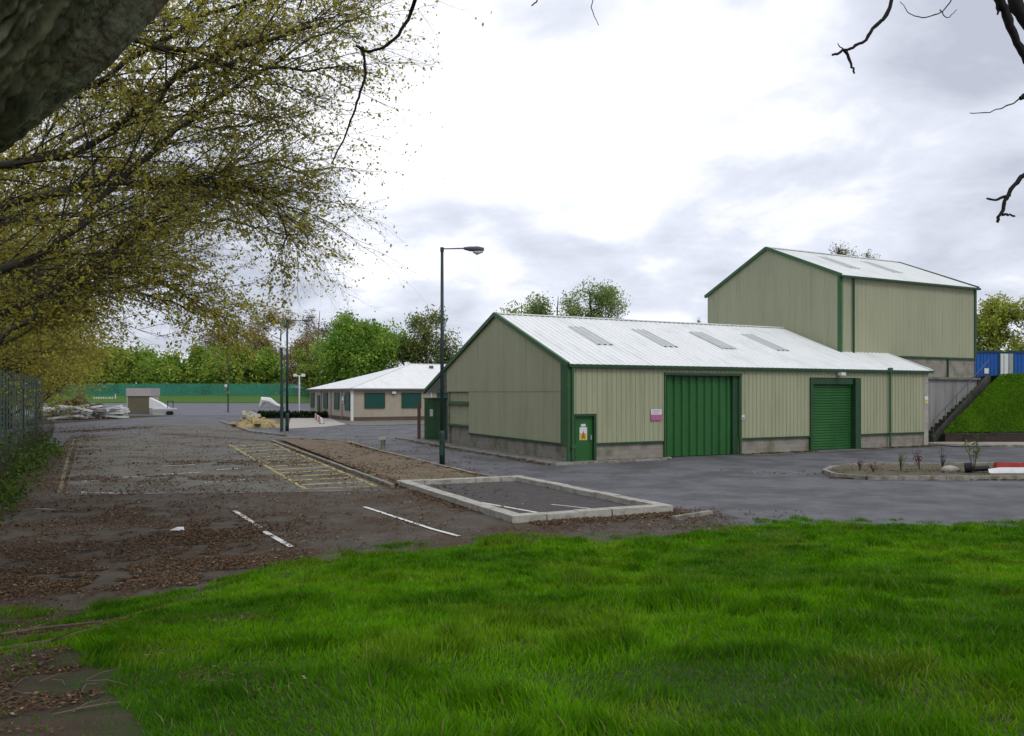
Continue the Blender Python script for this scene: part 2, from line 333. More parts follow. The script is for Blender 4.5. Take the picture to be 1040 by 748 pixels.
# verges and ridge
def verge(mb, x, a, b, w=0.14, h=0.2): mb.beam((x, a[0], a[1]), (x, b[0], b[1]), w, h)
mb = MB(); verge(mb, -0.14, (-0.15, EV - .03), (RS, RZ + .03)); verge(mb, -0.14, (17.4, RZ - SL * (17.4 - RS) + .03), (RS, RZ + .03))
mb.each('verge_trim', M['green'], wh)
T1 = 19.8; TS = 2.78
mb = MB()
roofsheet(mb, -0.1, T1, -0.12, EV - .02, RS, RZ + .04)
roofsheet(mb, T1, LEN + .25, -0.12, EV - .02, TS - .01, EV + SL * TS + .04)
roofsheet(mb, -0.1, T1, 17.4, RZ - SL * (17.4 - RS), RS, RZ + .04)
mb.build('roof', M['roof'], wh)
MB().beam((-.12, RS, RZ + .075), (T1, RS, RZ + .075), 0.3, 0.05).build('ridge_cap', M['roof'], wh)
for r in (4.1, 8.0, 11.9, 15.65):
    mb = MB(); n0, n1 = 2.6, 5.35
    z0 = EV + .065 + SL * n0 + .01; z1 = EV + .065 + SL * n1 + .012
    roofsheet(mb, r - 1.0, r, n0, z0, n1, z1); mb.build('rooflight', M['rooflight'], wh)
MB().box(-0.12, LEN + .22, -0.26, -0.125, EV - .14, EV - .005).build('gutter', M['dgreen'], wh)
mb = MB(); verge(mb, LEN + .3, (-0.15, EV + .0), (TS, EV + SL * TS + .02), .1, .12); mb.build('end_verge', M['white'], wh)
for t in (0.07, 20.2):
    mb = MB().tube([(t, -.19, EV - .1), (t, -.19, .05)], .055, 10)
    if t > 1: mb.box(t - .1, t + .1, -.28, -.1, EV - .1, EV + .12)
    else: mb.box(t - .09, t + .1, -.3, -.14, .62, .75)
    mb.build('downpipe', M['green'], wh)
# doors
mb = MB(); ribs(mb, 'x', 5.12, 9.2, 0.16, -1, c_(0.03), c_(3.75), pitch=0.45, depth=0.07, rib=0.42)
sd = mb.build('sliding_door', M['door'], wh)
mb = MB()
for i in range(9):
    x = 5.12 + (i + .5) * 4.08 / 9; mb.box(x - .03, x + .03, 0.075, 0.088, 0.05, 3.74)
mb.each('door_rib', M['doorlight'], sd)
MB().box(9.2, 9.53, 0.02, 0.25, 0.02, 3.8).build('door_jamb', M['dgreen'], sd)
MB().box(5.0, 9.65, -0.14, 0.24, 3.80, 3.92).build('door_head', M['dgreen'], sd)
mb = MB(); z = 0.04; k = 0; pr = []
while z < 3.45: pr += [(z, 0), (z + .03, 1), (z + .1, 1), (z + .13, 0)]; z += .14
st = 0
for z, d in pr: mb.v += [(14.45, .2 - .035 * d, z), (17.56, .2 - .035 * d, z)]
for i in range(len(pr) - 1): mb.f.append((2 * i, 2 * i + 1, 2 * i + 3, 2 * i + 2))
rd = mb.build('roller_door', M['door'], wh)
MB().box(14.32, 17.5, -0.02, 0.24, 3.44, 3.75).build('shutter_box', M['dgreen'], rd)
MB().box(14.26, 14.45, -0.13, 0.24, 0.02, 3.76).box(17.56, 17.97, -0.13, 0.22, 0.02, 3.76).each('guide_rail', M['dgreen'], rd)
MB().box(14.46, 17.45, 0.1, 0.23, 0.01, 0.09).build('bottom_rail', M['dgreen'], rd)
pd = MB().box(0.27, 1.2, 0.02, 0.09, 0.04, 1.97).build('door', M['door'], wh)
MB().box(1.2, 1.32, -0.12, 0.12, 0.0, 2.08).box(0.2, 1.2, -0.12, 0.12, 1.975, 2.08).box(.182, .27, -.1, .12, 0, 1.97).each('door_frame', M['dgreen'], pd)
MB().box(1.06, 1.12, -0.06, 0.02, 0.95, 1.15).build('handle', M['galv'], pd)
MB().box(5.02, 5.0 + .09, -0.12, 0.12, 0, 3.8).box(9.56, 9.66, -.12, .12, 0, 3.8).each('opening_trim', M['green'], wh)
# wall light over roller door
o = empty('wall_light', (W0[0] + UX * 16.3 + UY * .16, W0[1] + UY * 16.3 - UX * .16, 3.95), 'small white floodlight fixed on the warehouse wall over the green roller door', 'light', rz=ROT)
MB().box(-.17, .17, -.28, -.04, -.06, .1).build('housing', M['white'], o); MB().box(-.03, .03, -.06, .04, -.02, .06).build('bracket', M['lampg'], o)
def wallsign(name, t, z, label, build, y=-.1):
    o = empty(name, (W0[0] + UX * t - UY * y, W0[1] + UY * t + UX * y, z), label, 'sign', rz=ROT); build(o); return o
def s1(o):
    MB().box(-.19, .19, -.012, 0, -.28, .28).build('sign_board', M['white'], o)
    MB().box(-.155, .155, -.016, -.0125, -.27, .02).build('yellow_panel', M['yellow'], o)
    MB().add([(-.1, -.019, -.2), (.1, -.019, -.2), (0, -.019, .14), (-.1, -.017, -.2), (.1, -.017, -.2), (0, -.017, .14)], [(0, 1, 2), (3, 5, 4), (0, 3, 4, 1), (1, 4, 5, 2), (2, 5, 3, 0)]).build('warning_triangle', M['orange'], o)
    MB().box(-.12, .12, -.012, 0, .31, .42).build('name_plate', M['white'], o)
wallsign('warning_sign', .72, 1.22, 'white and yellow hazard sign on the small green warehouse door', s1, 0.01)
def s2(o):
    MB().box(-.3, .3, -.012, 0, .02, .26).build('white_panel', M['white'], o)
    MB().box(-.3, .3, -.011, 0, -.24, .017).build('red_panel', M['pink'], o)
    mb = MB()
    for i in range(2): mb.box(-.24, .24 - .1 * i, -.016, -.0125, .17 - .09 * i, .2 - .09 * i)
    mb.each('text_line', M['pink'], o)
wallsign('wall_sign', 4.55, 1.98, 'faded white and red notice left of the large green sliding door', s2, -.11)
def s3(o): MB().box(-.09, .09, -.012, 0, -.11, .11).build('sign_board', M['white'], o); MB().box(-.06, .06, -.016, -.0125, -.07, .0).build('text_line', M['lampg'], o)
wallsign('wall_sign', 9.75, 1.8, 'tiny white notice right of the large green sliding door', s3, -.11)
def s4(o): MB().box(-.14, .14, -.012, 0, -.2, .2).build('sign_board', M['white'], o); MB().box(-.1, .1, -.016, -.0125, -.15, .0).build('yellow_panel', M['yellow'], o)
wallsign('wall_sign', 23.33, 2.6, 'small yellow and white notice on the concrete pier at the warehouse end', s4, -.09)

# ================================================================== TALL SHED
tx, ty = W0[0] + UX * T1 - UY * TS, W0[1] + UY * T1 + UX * TS
ts = empty('tall_shed', (tx, ty, 0), 'tall sage green clad building with pale roof rising behind the warehouse', 'building', rz=ROT)
TL = 12.4; TW = 11.3; TE = 9.76; TR = 12.18; TSL = (TR - TE) / (TW / 2)
mb = MB(); ribs(mb, 'x', .14, 1.0, 0, -1, c_(5.2), c_(TE), depth=.02); ribs(mb, 'x', 1.0, TL - .1, 0, -1, c_(5.2), c_(TE), depth=.018); mb.build('side_wall', M['clad2'], ts)
tg = lambda s: TR - TSL * abs(s - TW / 2) - .02
mb = MB(); ribs(mb, 'y', .0, TW, 0, -1, c_(4.0), tg, depth=.015); mb.build('gable_wall', M['clad2'], ts)
mb = MB(); ribs(mb, 'y', .0, TW, TL, 1, c_(4.0), tg, depth=.025); ribs(mb, 'x', 0, TL, TW, 1, c_(3.0), c_(TE)); mb.build('rear_wall', M['clad2'], ts)
mb = MB(); verge(mb, -.1, (-.15, TE - .02), (TW / 2, TR + .04)); verge(mb, -.1, (TW + .15, TE - .02), (TW / 2, TR + .04)); verge(mb, TL + .1, (-.15, TE - .02), (TW / 2, TR + .04)); mb.each('verge_trim', M['green'], ts)
mb = MB(); roofsheet(mb, -.08, TL + .12, -.15, TE - .03, TW / 2, TR + .06); roofsheet(mb, -.08, TL + .12, TW + .15, TE - .03, TW / 2, TR + .06); mb.build('roof', M['roof'], ts)
MB().beam((-.1, TW / 2, TR + .1), (TL + .12, TW / 2, TR + .1), .3, .05).build('ridge_cap', M['roof'], ts)
for r in (4.2, 8.2):
    mb = MB(); f = lambda s: TE + TSL * s + .075
    roofsheet(mb, r - 1, r, 2.0, f(2.0), 4.6, f(4.6)); mb.build('rooflight', M['rooflight'], ts)
MB().box(-.1, .14, -.06, .1, 4.9, TE).box(-.06, .02, -.08, -.0, 5, TE - .1).each('corner_trim', M['green'], ts)
MB().box(TL - .12, TL + .08, -.06, .1, 5.18, TE - .02).build('corner_trim', M['dgreen'], ts)
MB().box(-.1, TL + .15, -.3, -.16, TE - .16, TE - .035).build('gutter', M['dgreen'], ts)
MB().tube([(1.0, -.11, TE - .1), (1.0, -.11, 5.1)], .06, 8).build('downpipe', M['dgreen'], ts)
MB().box(.15, TL - .05, -.09, .0, 5.12, 5.22).build('drip_flashing', M['dgreen'], ts)
mb = MB().box(3.0, TL - .1, .02, .3, 3.95, 5.15).box(TL - .3, TL - .02, .3, TW, 3.9, 5.1); mb.each('upper_plinth', M['block'], ts)
MB().tube([(9.6, -.05, 5.1), (9.6, -.05, 3.98)], .05, 8).build('plinth_pipe', M['dgreen'], ts)
mb = MB().box(3.0, TL, -.12, .3, 0, 3.82); mb.build('concrete_wall', M['concwall'], ts)
MB().box(3.0, TL + .1, -.3, .02, 3.82, 3.95).build('ledge', M['concdark'], ts)

# ================================================================== OFFICE
of = empty('office_block', (-16.8, 82.4, 0), 'low pinkish single storey office with pale hipped roof and shuttered windows', 'building', rz=ROT)
OW, OD, OE, OR = 30, 20, 3.42, 6.5
MB().box(0, OW, 0, OD, 0.4, OE).build('wall', M['officewall'], of)
MB().box(-.04, OW + .04, -.04, OD + .04, 0, .42).build('plinth', M['officebase'], of)
e = .45
mb = MB().add([(-e, -e, OE), (OW + e, -e, OE), (OW + e, OD + e, OE), (-e, OD + e, OE), (10, 10, OR), (OW - 10, 10, OR)], [(0, 1, 5, 4), (1, 2, 5), (2, 3, 4, 5), (3, 0, 4), (0, 3, 2, 1)])
rf = mb.build('roof', M['roof'], of)
MB().box(-e - .05, OW + e + .05, -e - .05, -e + .02, OE - .14, OE + .03).box(-e - .05, -e + .02, -e + .02, OD + e, OE - .14, OE + .03).each('fascia', M['soffit'], of)
MB().beam((-e, -e, OE + .03), (10, 10, OR + .03), .2, .05).beam((10, 10, OR + .03), (OW - 10, 10, OR + .03), .2, .05).each('hip_cap', M['roof'], rf)
MB().tube([(12, 8.2, OR - .7), (12, 8.2, OR - .25)], .28, 10).build('roof_vent', M['lampg'], rf)
def win(x0, x1, face, z0=1.42, z1=2.92):
    if face == 'f':
        w = MB().box(x0, x1, -.09, .02, z0, z1).build('window', M['shutter'], of)
        MB().box(x0 - .07, x0, -.11, .02, z0 - .07, z1 + .07).box(x1, x1 + .07, -.11, .02, z0 - .07, z1 + .07).box(x0, x1, -.11, .02, z1, z1 + .07).box(x0, x1, -.13, .02, z0 - .07, z0).build('frame', M['dgreen'], w)
    else:
        w = MB().box(-.09, .02, x0, x1, z0, z1).build('window', M['shutter'], of)
        MB().box(-.11, .02, x0 - .07, x0, z0 - .07, z1 + .07).box(-.11, .02, x1, x1 + .07, z0 - .07, z1 + .07).box(-.11, .02, x0, x1, z1, z1 + .07).box(-.13, .02, x0, x1, z0 - .07, z0).build('frame', M['dgreen'], w)
for a in (1.4, 5.5, 9.6, 13.7, 17.8, 21.9): win(a, a + 2.1, 'f')
for a, b in ((.7, 2.5), (5.2, 7.1), (10.5, 12.3), (17.4, 19.1)): win(a, b, 's', 1.2)
dd = MB().box(-.08, .03, 14.4, 15.4, .1, 2.6).build('door', M['shutter'], of)
MB().box(-.1, .03, 14.3, 14.4, .1, 2.7).box(-.1, .03, 15.4, 15.5, .1, 2.7).build('door_frame', M['dgreen'], dd)
MB().box(-.14, .12, -.14, .12, 0, OE - .15).build('corner_pier', M['white'], of)
for p in ((-.1, 3.9), (-.1, 8.8), (-.1, 13.5)): MB().tube([(p[0], p[1], 0), (p[0], p[1], OE - .1)], .06, 8).build('downpipe', M['galv'], of)
for p in ((8.8, -.1),): MB().tube([(p[0], p[1], 0), (p[0], p[1], OE - .1)], .06, 8).build('downpipe', M['white'], of)
o = empty('office_sign', (-16.8 + UX * -.13 - UY * 3.1, 82.4 + UY * -.13 + UX * 3.1, 2.2), 'small round red and white sign on the office side wall', 'sign', rz=ROT)
MB().tube([(-.06, 0, 0), (0, 0, 0)], .42, 18).build('sign_board', M['white'], o); MB().box(-.065, -.061, -.3, .3, -.26, -.05).build('red_panel', M['red'], o)
o = empty('wall_light', (-16.8 + UX * 4.5 + UY * .1, 82.4 + UY * 4.5 - UX * .1, 3.0), 'small white bulkhead light between two shuttered windows on the office front', 'light', rz=ROT)
MB().box(-.2, .2, -.25, 0, -.12, .12).build('housing', M['white'], o)
MB().box(-.24, .24, -.02, .02, -.16, .16).build('backplate', M['galv'], o)

# ================================================================== GREEN CABINET
p = G(433, 447); p = (p[0], p[1], 0)
cb = empty('electric_cabinet', G(430.5, 446.5), 'tall green metal cabinet with double doors beside the warehouse gable', 'cabinet', rz=ROT)
cb.location = (G(431, 447)[0], G(431, 447)[1], 0)
sc = cb.location.y / F
w_, h_ = 1.5, 43 * sc
cb.rotation_euler = (0, 0, -.12)
MB().box(0, 23 * sc, 0, .9, 0.05, h_ - .1).build('cabinet_body', M['green'], cb)
MB().box(-.05, 23 * sc + .05, -.06, .95, h_ - .1, h_).build('cabinet_roof', M['green'], cb)
for k in (0, 1):
    x0 = .06 + k * (23 * sc - .1) / 2; d = MB().box(x0, x0 + (23 * sc - .16) / 2, -.03, 0, .15, h_ - .18).build('door', M['green'], cb)
    MB().box(x0 + .3, x0 + .5, -.036, -.031, 1.5, 1.5 + (.45 if k == 0 else .25)).build('notice', M['white'], d)
MB().box(-.02, 23 * sc + .02, -.02, .92, 0, .05).build('base', M['concdark'], cb)
o = empty('timber_post', (cb.location.x - .35, cb.location.y + .1, 0), 'brown timber post standing against the left of the green cabinet', 'post')
MB().box(-.1, .1, -.06, .06, 0, h_ - .3).build('post_shaft', mat('brown_timber', (.12, .075, .045)), o); MB().box(-.11, .11, -.07, .07, h_ - .3, h_ - .26).build('post_cap', M['dgreen'], o)

# ================================================================== LAMPS AND POLES
def lampcol(loc, h, arm, head, label, ang=0.0, r=.085, group='street lamps'):
    o = empty('street_lamp', loc, label, 'street lamp', group, ang)
    MB().tube([(0, 0, -.05), (0, 0, 1.3), (0, 0, 1.42)], [r * 1.35, r * 1.35, r], 12).build('base', M['pole'], o, True)
    MB().tube([(0, 0, 1.4), (0, 0, h)], [r, r * .72], 12).build('pole', M['pole'], o, True)
    MB().box(-.005 - .06, .06, -r * 1.35 - .012, -r * 1.3, .4, .85).build('access_door', M['dgreen'], o)
    MB().tube([(0, 0, h - .12), (0, 0, h + .06)], r * .95, 12).build('collar', M['pole'], o)
    MB().tube([(0, 0, h), (arm, 0, h + .02)], .028, 8).build('arm', M['lampg'], o)
    hd = MB().tube([(arm - .05, 0, h + .02), (arm + .2, 0, h + .0), (arm + .55, 0, h - .01), (arm + head, 0, h - .02)], [.05, .1, .12, .07], 12).build('lamp_head', M['lampg'], o, True)
    MB().tube([(arm + .35, 0, h - .1), (arm + .5, 0, h - .16), (arm + head - .04, 0, h - .1)], [.06, .1, .05], 10).build('bowl', M['glass'], hd, True)
    return o
lampcol((G(449, 472)[0], G(449, 472)[1], 0), 9.0, .95, .8, 'tall dark street lamp on the road edge before the warehouse gable')
lampcol((-.2865 * 61, 61, 0), 8.6, 1.2, .6, 'far street lamp beside the camera pole near the office', r=.1)
cp = empty('camera_pole', (-.2935 * 60.6, 60.6, 0), 'dark security camera pole with white cameras beside the far street lamp', 'camera pole')
MB().tube([(0, 0, 0), (0, 0, 6.6)], [.13, .09], 10).build('pole', M['pole'], cp)
MB().box(-.2, .2, -.05, .05, 4.9, 4.98).build('crossbar', M['galv'], cp)
for k, (dx, z) in enumerate(((-.25, 6.85), (.15, 6.45))):
    c = MB().tube([(dx - .35, -.15, z + .12), (dx + .2, 0, z)], .11, 10).build('camera', M['white'], cp); MB().tube([(dx - .4, -.17, z + .13), (dx - .35, -.15, z + .12)], .08, 10).build('lens', M['black'], c)
# far poles
o = empty('floodlight_pole', (-.271 * 100, 100, 0), 'slim white pole with twin lamp heads left of the office', 'floodlight')
MB().tube([(0, 0, 0), (0, 0, 5.2)], .09, 8).build('pole', M['white'], o); MB().box(-.5, .5, -.05, .05, 5.1, 5.2).build('crossbar', M['white'], o)
for k in (-1, 1): MB().box(k * .5 - .2, k * .5 + .2, -.2, .15, 5.05, 5.4).build('lamp_head', M['white'], o)
o = empty('mast', (-.3618 * 112, 112, .1), 'thin dark mast standing in the far yard before the green netting', 'mast')
MB().tube([(0, 0, 0), (0, 0, 10.3)], [.11, .07], 8).build('pole', M['pole'], o); MB().box(-.45, -.1, -.1, .1, 3.7, 4.1).build('floodlight', M['white'], o)
o = empty('mobile_mast', (-.351 * 240, 240, 2.0), 'distant mobile phone mast with antennas above the bare trees', 'mast')
MB().tube([(0, 0, 0), (0, 0, 22)], [.45, .3], 8).build('pole', M['lampg'], o)
mb = MB()
for z in (19, 20.6, 22): mb.box(-1.2, 1.2, -.3, .3, z, z + .5)
mb.each('antenna', M['lampg'], o)

# ================================================================== GROUND SHEETS
def axis(lo, hi, st, far, n=9):
    g = np.arange(lo, hi + 1e-6, st); k = np.geomspace(1, far, n)
    return np.concatenate([lo - k[::-1], g, hi + k])
ys = np.concatenate([[-120, -60, -25], np.arange(-12, 24, .35), np.arange(24, 110, 1.2), np.arange(110, 300, 5), np.geomspace(300, 2500, 12)])
def groundtint(m):
    N = m.node_tree.nodes; L = m.node_tree.links; P = N['Principled BSDF']; src = P.inputs['Base Color'].links[0].from_socket
    at = N.new('ShaderNodeAttribute'); at.attribute_name = 'Col'; sp = N.new('ShaderNodeSeparateColor'); L.new(at.outputs['Color'], sp.inputs[0])
    mx = N.new('ShaderNodeMix'); mx.data_type = 'RGBA'; L.new(sp.outputs[0], mx.inputs[0]); L.new(src, mx.inputs[6]); mx.inputs[7].default_value = (.03, .06, .008, 1); L.new(mx.outputs[2], P.inputs['Base Color'])
groundtint(M['ground'])
g = grid('ground', axis(-26, 22, .4, 1500), ys, H, M['ground'])
co = np.empty(len(g.data.vertices) * 3, np.float32); g.data.vertices.foreach_get('co', co); co = co.reshape(-1, 3)
lm = ((co[:, 1] < edge(co[:, 0]) - .3) & (co[:, 0] > -.53 * np.abs(co[:, 1])) & (co[:, 0] > -5.5)).astype(float) * .92
lm = np.maximum(lm, (co[:, 1] > 150) * .8)
ca_ = g.data.color_attributes.new('Col', 'FLOAT_COLOR', 'POINT'); q4 = np.zeros((len(co), 4), np.float32); q4[:, 0] = lm; q4[:, 3] = 1; ca_.data.foreach_set('color', q4.ravel())
tag(g, kind='structure')
tag(poly('road', [(-44, 6), (75, 6), (75, 102), (-44, 102)], .004, M['road']), kind='structure')
yd = grid('yard', np.linspace(-110, 10, 30), np.linspace(101, 138, 24), lambda x, y: H(x, y) + .06, M['yard']); tag(yd, kind='structure')
g2 = grid('grass_strip', np.linspace(-140, 20, 40), np.linspace(133, 152, 8), lambda x, y: H(x, y) + .12 + .05 * (y - 133), M['bankgrass']); tag(g2, kind='structure')
pk = [AB(-2.75, 0), AB(-2.75, 61), AB(4, 63), G(283, 446), G(399, 495.5), G(408, 493), G(530, 488.3), G(688, 520), G(770, 545), (2, 8), (-4, 4)]
tag(poly('car_park', pk, .010, M['park']), kind='structure')
up = [G(80, 503), G(82, 446), G(150, 440), G(234, 452), G(310, 499), G(394, 498.5), G(394, 500)]
up = [G(66, 503), G(80, 446), G(150, 441), G(230, 446), G(275, 449), G(395, 497), G(395, 498.5)]
tag(poly('parking_bays', up, .014, M['park2']), kind='structure')
# markings
def mark(name, strokes, mt, z=.018):
    mb = MB()
    for (p, q, w) in strokes: stroke(mb, G(*p), G(*q), w, z)
    return tag(mb.build(name, mt), kind='structure')
mark('channel_line', [((80, 503), (240, 501), .16), ((240, 501), (394, 498.5), .16), ((30, 517), (75, 519.5), .12)], M['fline'])
mark('parking_line', [((238, 520), (265, 537.5), .11), ((268, 541), (296, 557), .12), ((370, 516), (402, 526.5), .1), ((402, 526.5), (440, 539), .1), ((440, 539), (466, 546), .1), ((488, 511.5), (566, 525.5), .1), ((620, 520), (560, 513.5), .06)], M['wline'], .030)
mark('parking_line', [((205, 491), (258, 487), .1), ((165, 474), (198, 472.5), .1), ((165, 482.5), (206, 480), .1), ((220, 477.5), (242, 476.5), .12), ((84, 489.5), (102, 488.5), .12), ((80, 500.5), (142, 502.5), .12), ((120, 485.5), (145, 484.5), .1)], M['wline'])
mark('boundary_line', [((60, 503), (68, 470), .12), ((68, 470), (75, 447), .14), ((75, 447), (100, 441.5), .2), ((100, 441.5), (150, 439.5), .25)], M['bline'])
hs = [((310, 497), (233, 452), .13), ((382, 494.5), (275, 450), .13), ((310, 497), (382, 494.5), .12)]
for k in range(13):
    f = (k + .6) / 13.3; f = f ** .8
    l = (310 - 77 * f, 497 - 45 * f); r_ = (382 - 107 * min(1, f + .02), 494.5 - 44.5 * min(1, f + .02)); hs.append((l, r_, .25))
mark('hatched_marking', hs, M['yline'])
# verge with kerbs
vg = [G(284, 447.5), G(353, 450), G(385, 459), G(425, 469), G(485, 484), G(500, 487), G(411, 493.2), G(400, 495)]
tag(poly('verge', vg, .10, M['verge']), kind='structure')
def kerbt(pts, label, **k):
    o = kerb('kerb', pts, **k); o['kind'] = 'structure'; o['label'] = label; return o
kerbt([G(284, 447), G(318, 447.5), G(353, 450.5), G(385, 459.8), G(425, 470), G(485, 485), G(505, 488)], 'kerb between the bare verge and the road', w=.16, h=.14)
kerbt([G(399, 495.8), G(276, 448.8)], 'kerb between the hatched bay and the bare verge', w=.14, h=.112)
kerbt([G(225, 429), G(240, 434), G(256, 439.5), G(290, 443.5)], 'curving pale kerb past the rubble', w=.3, h=.14)
tag(poly('far_verge', [G(150, 432), G(232, 432), G(255, 440.5), G(285, 445.5), G(276, 448), G(230, 445), G(150, 439)], .018, M['park2']), kind='structure')
# concrete surround
fr = empty('concrete_surround', G(540, 510), 'raised pale concrete kerb surround enclosing a bare patch of the car park', 'surround')
fp = [G(409, 493.5), G(527, 488.8), G(674, 520), G(524, 530.5)]
fo = Vector(fr.location)
for i in range(4):
    a = Vector(fp[i]); b = Vector(fp[(i + 1) % 4]); a.z = b.z = .085; d = (b - a).normalized()
    w = .34
    if i % 2 == 0: a = a - d * w / 2; b = b + d * w / 2
    else: a = a + d * (w / 2 + .005); b = b - d * (w / 2 + .005)
    n = max(2, round((b - a).length / .92)); parts = MB(); rk = random.Random(i + 3)
    for k in range(n):
        j1 = Vector((rk.uniform(-.012, .012), rk.uniform(-.012, .012), rk.uniform(-.012, .008)))
        parts.beam(a + (b - a) * k / n + d * .008 - fo + j1, a + (b - a) * (k + 1) / n - d * .008 - fo + j1, w, .17)
    parts.build('kerb_side', M['frameconc'], fr)
tag(poly('kerb_patch', [G(409, 492.5), G(527, 488.2), G(676, 520), G(524, 531)], .022, mat('grey_gravelly_tarmac', (.085, .078, .075), (.06, .055, .052), 3, .95, .5, 40, c3=(.10, .09, .08), s3=2, t3=(.5, .7))), kind='structure')
kerbt([G(684, 529), G(722, 523)], 'short loose kerb line at the grass edge', w=.14, h=.1)
kerbt([AB(16, 12.3), AB(14, 13.6)], 'buried kerb end', w=.14, h=.05) if False else None
# footway along the warehouse
wl = lambda t, s, z=0: (W0[0] + UX * t - UY * s, W0[1] + UY * t + UX * s, z)
tag(poly('footway', [wl(-1.0, 20), wl(-1.2, -.9), wl(4.9, -.8), wl(4.9, 0), wl(0.0, 0), wl(0.0, 20)], .05, M['concdark']), kind='structure')
kerbt([wl(-1.1, 20), wl(-1.3, -.9), wl(4.2, -.9), wl(5.0, -.55)], 'low kerb round the warehouse gable', w=.14, h=.10)
mb = MB(); mb.add([wl(9.7, -1.0, .02), wl(23.6, -.55, .02), wl(23.6, 0, .02), wl(9.7, 0, .02)], [(0, 1, 2, 3)]); tag(mb.build('apron', M['concdark']), kind='structure')
tag(poly('footway', [(24.6, 43.2), (60, 44.2), (60, 46.7), (25.5, 46.9), wl(24, 1.4)], .06, M['conc']), kind='structure')
kerbt([wl(23.9, .6), (25.2, 43.4), (29, 43.3), (60, 44.0)], 'kerb along the foot of the grass bank', w=.14, h=.12)
# pale paving by office
tag(poly('paving', [G(292, 436), G(330, 434), G(352, 431.5), G(331, 423), G(296, 423.5)], .03, M['slab']), kind='structure')
tag(poly('office_footway', [G(330, 422.5), G(345, 429.5), G(360, 433.0), G(450, 431), G(450, 427), G(356, 427.5)], .035, M['concdark']), kind='structure')
tag(poly('lawn_patch', [G(296, 424), G(318, 423), G(316, 416), G(300, 416)], .05, M['bankgrass']), kind='structure')

# ================================================================== BANK, STEPS, CONTAINERS
def bankh(x, y): return .6 + np.clip((y - 47.0) / 3.9, 0, 1) * 3.5
rows = []
ns = 14
V = []; Fq = []
yy = np.concatenate([np.linspace(47.05, 50.9, ns), [60, 75, 110]])
nxs = 30
for j, y in enumerate(yy):
    xl = 25.8 + (y - 47.0) * (5.8 / 3.9) if y < 51 else 31.5 + (y - 50.9) * .35
    for i in range(nxs):
        x = xl + (90 - xl) * (i / (nxs - 1)) ** 1.7
        V.append((x, y, float(bankh(x, y)) - (.06 if y < 47.1 else 0) + (float(vn(x, y, 1.5, 5)) - .5) * .18))
for j in range(len(yy) - 1):
    for i in range(nxs - 1):
        a = j * nxs + i; Fq.append((a, a + 1, a + nxs + 1, a + nxs))
bk = npmesh('bank', V, Fq, M['bankgrass'], smooth=True); tag(bk, kind='structure')
o = empty('retaining_wall', (26, 46.9, 0), 'low dark brick retaining wall along the foot of the grass bank', 'wall')
MB().box(-.1, 50, 0, .22, 0, .52).build('brickwork', M['brick'], o); MB().box(-.12, 50, -.02, .25, .52, .57).build('coping', M['stair'], o)
st = empty('steps', (25.3, 47.3, 0), 'dark concrete steps with steel handrail climbing beside the grass bank', 'steps', rz=math.atan2(3.9, 5.8))
mb = MB(); n = 18; Ls = 7.0; 
for k in range(n): mb.box(k * Ls / n, Ls, .1, .85, (k * 4.0 / n) if k else 0, (k + 1) * 4.0 / n)
mb.build('flight', M['stair'], st)
for y in (-.12, .86):
    mb = MB(); x0 = 0
    mb.add([(0, y, 0), (Ls, y, 0), (Ls, y, 4.25), (0, y, .35), (0, y + .16, 0), (Ls, y + .16, 0), (Ls, y + .16, 4.25), (0, y + .16, .35)], [(0, 1, 2, 3), (7, 6, 5, 4), (0, 4, 5, 1), (1, 5, 6, 2), (2, 6, 7, 3), (3, 7, 4, 0)])
    mb.build('stringer_wall', M['stair'], st)
mb = MB().tube([(0.1, -.04, 1.3), (Ls, -.04, 5.15)], .025, 6)
for k in range(6): mb.tube([(0.1 + k * Ls / 5.1, -.04, .3 + k * .76), (0.1 + k * Ls / 5.1, -.04, 1.28 + k * .76)], .02, 6)
mb.build('handrail', M['lampg'], st)
def container(x0, x1, Y, label):
    o = empty('container', (x0, Y, 4.1), label, 'container', 'blue containers on the upper level')
    L_ = x1 - x0; mb = MB(); ribs(mb, 'x', 0, L_, 0, -1, c_(.1), c_(2.25), pitch=.3, depth=.04); ribs(mb, 'x', 0, L_, 2.4, 1, c_(.1), c_(2.25), pitch=.3, depth=.04)
    ribs(mb, 'y', 0, 2.4, 0, -1, c_(.1), c_(2.25), pitch=.3, depth=.04); ribs(mb, 'y', 0, 2.4, L_, 1, c_(.1), c_(2.25), pitch=.3, depth=.04)
    mb.build('body', M['blue'], o)
    MB().box(-.06, L_ + .06, -.08, 2.48, 2.25, 2.42).build('roof', M['dblue'], o)
    MB().box(-.05, .1, -.07, .0, 0, 2.25).box(L_ - .1, L_ + .05, -.07, 0, 0, 2.25).box(.1, L_ - .1, -.06, 0, 0, .1).build('frame', M['dblue'], o)
    return o
c1 = container(37.8, 41.0, 66, 'small blue steel container with a pale notice, nearest the tall shed')
MB().box(1.9, 2.3, -.06, -.045, .5, .95).build('notice', M['white'], c1)
c2 = container(42.3, 48.3, 66.3, 'longer blue steel container at the right end of the upper level')
MB().box(1.1, 1.5, -.06, -.045, .9, 1.2).build('notice', M['white'], c2)
o = empty('white_door_panel', (41.05, 66.1, 4.1), 'pale grey metal doors standing between the two blue containers', 'door panel')
for k in range(3): MB().box(.02 + k * .4, .36 + k * .4, 0, .08, 0.02, 2.2).build('leaf_panel', M['white'] if k != 2 else M['galv'], o)
MB().box(0, 1.2, -.02, .1, 2.2, 2.3).build('lintel', M['dblue'], o)

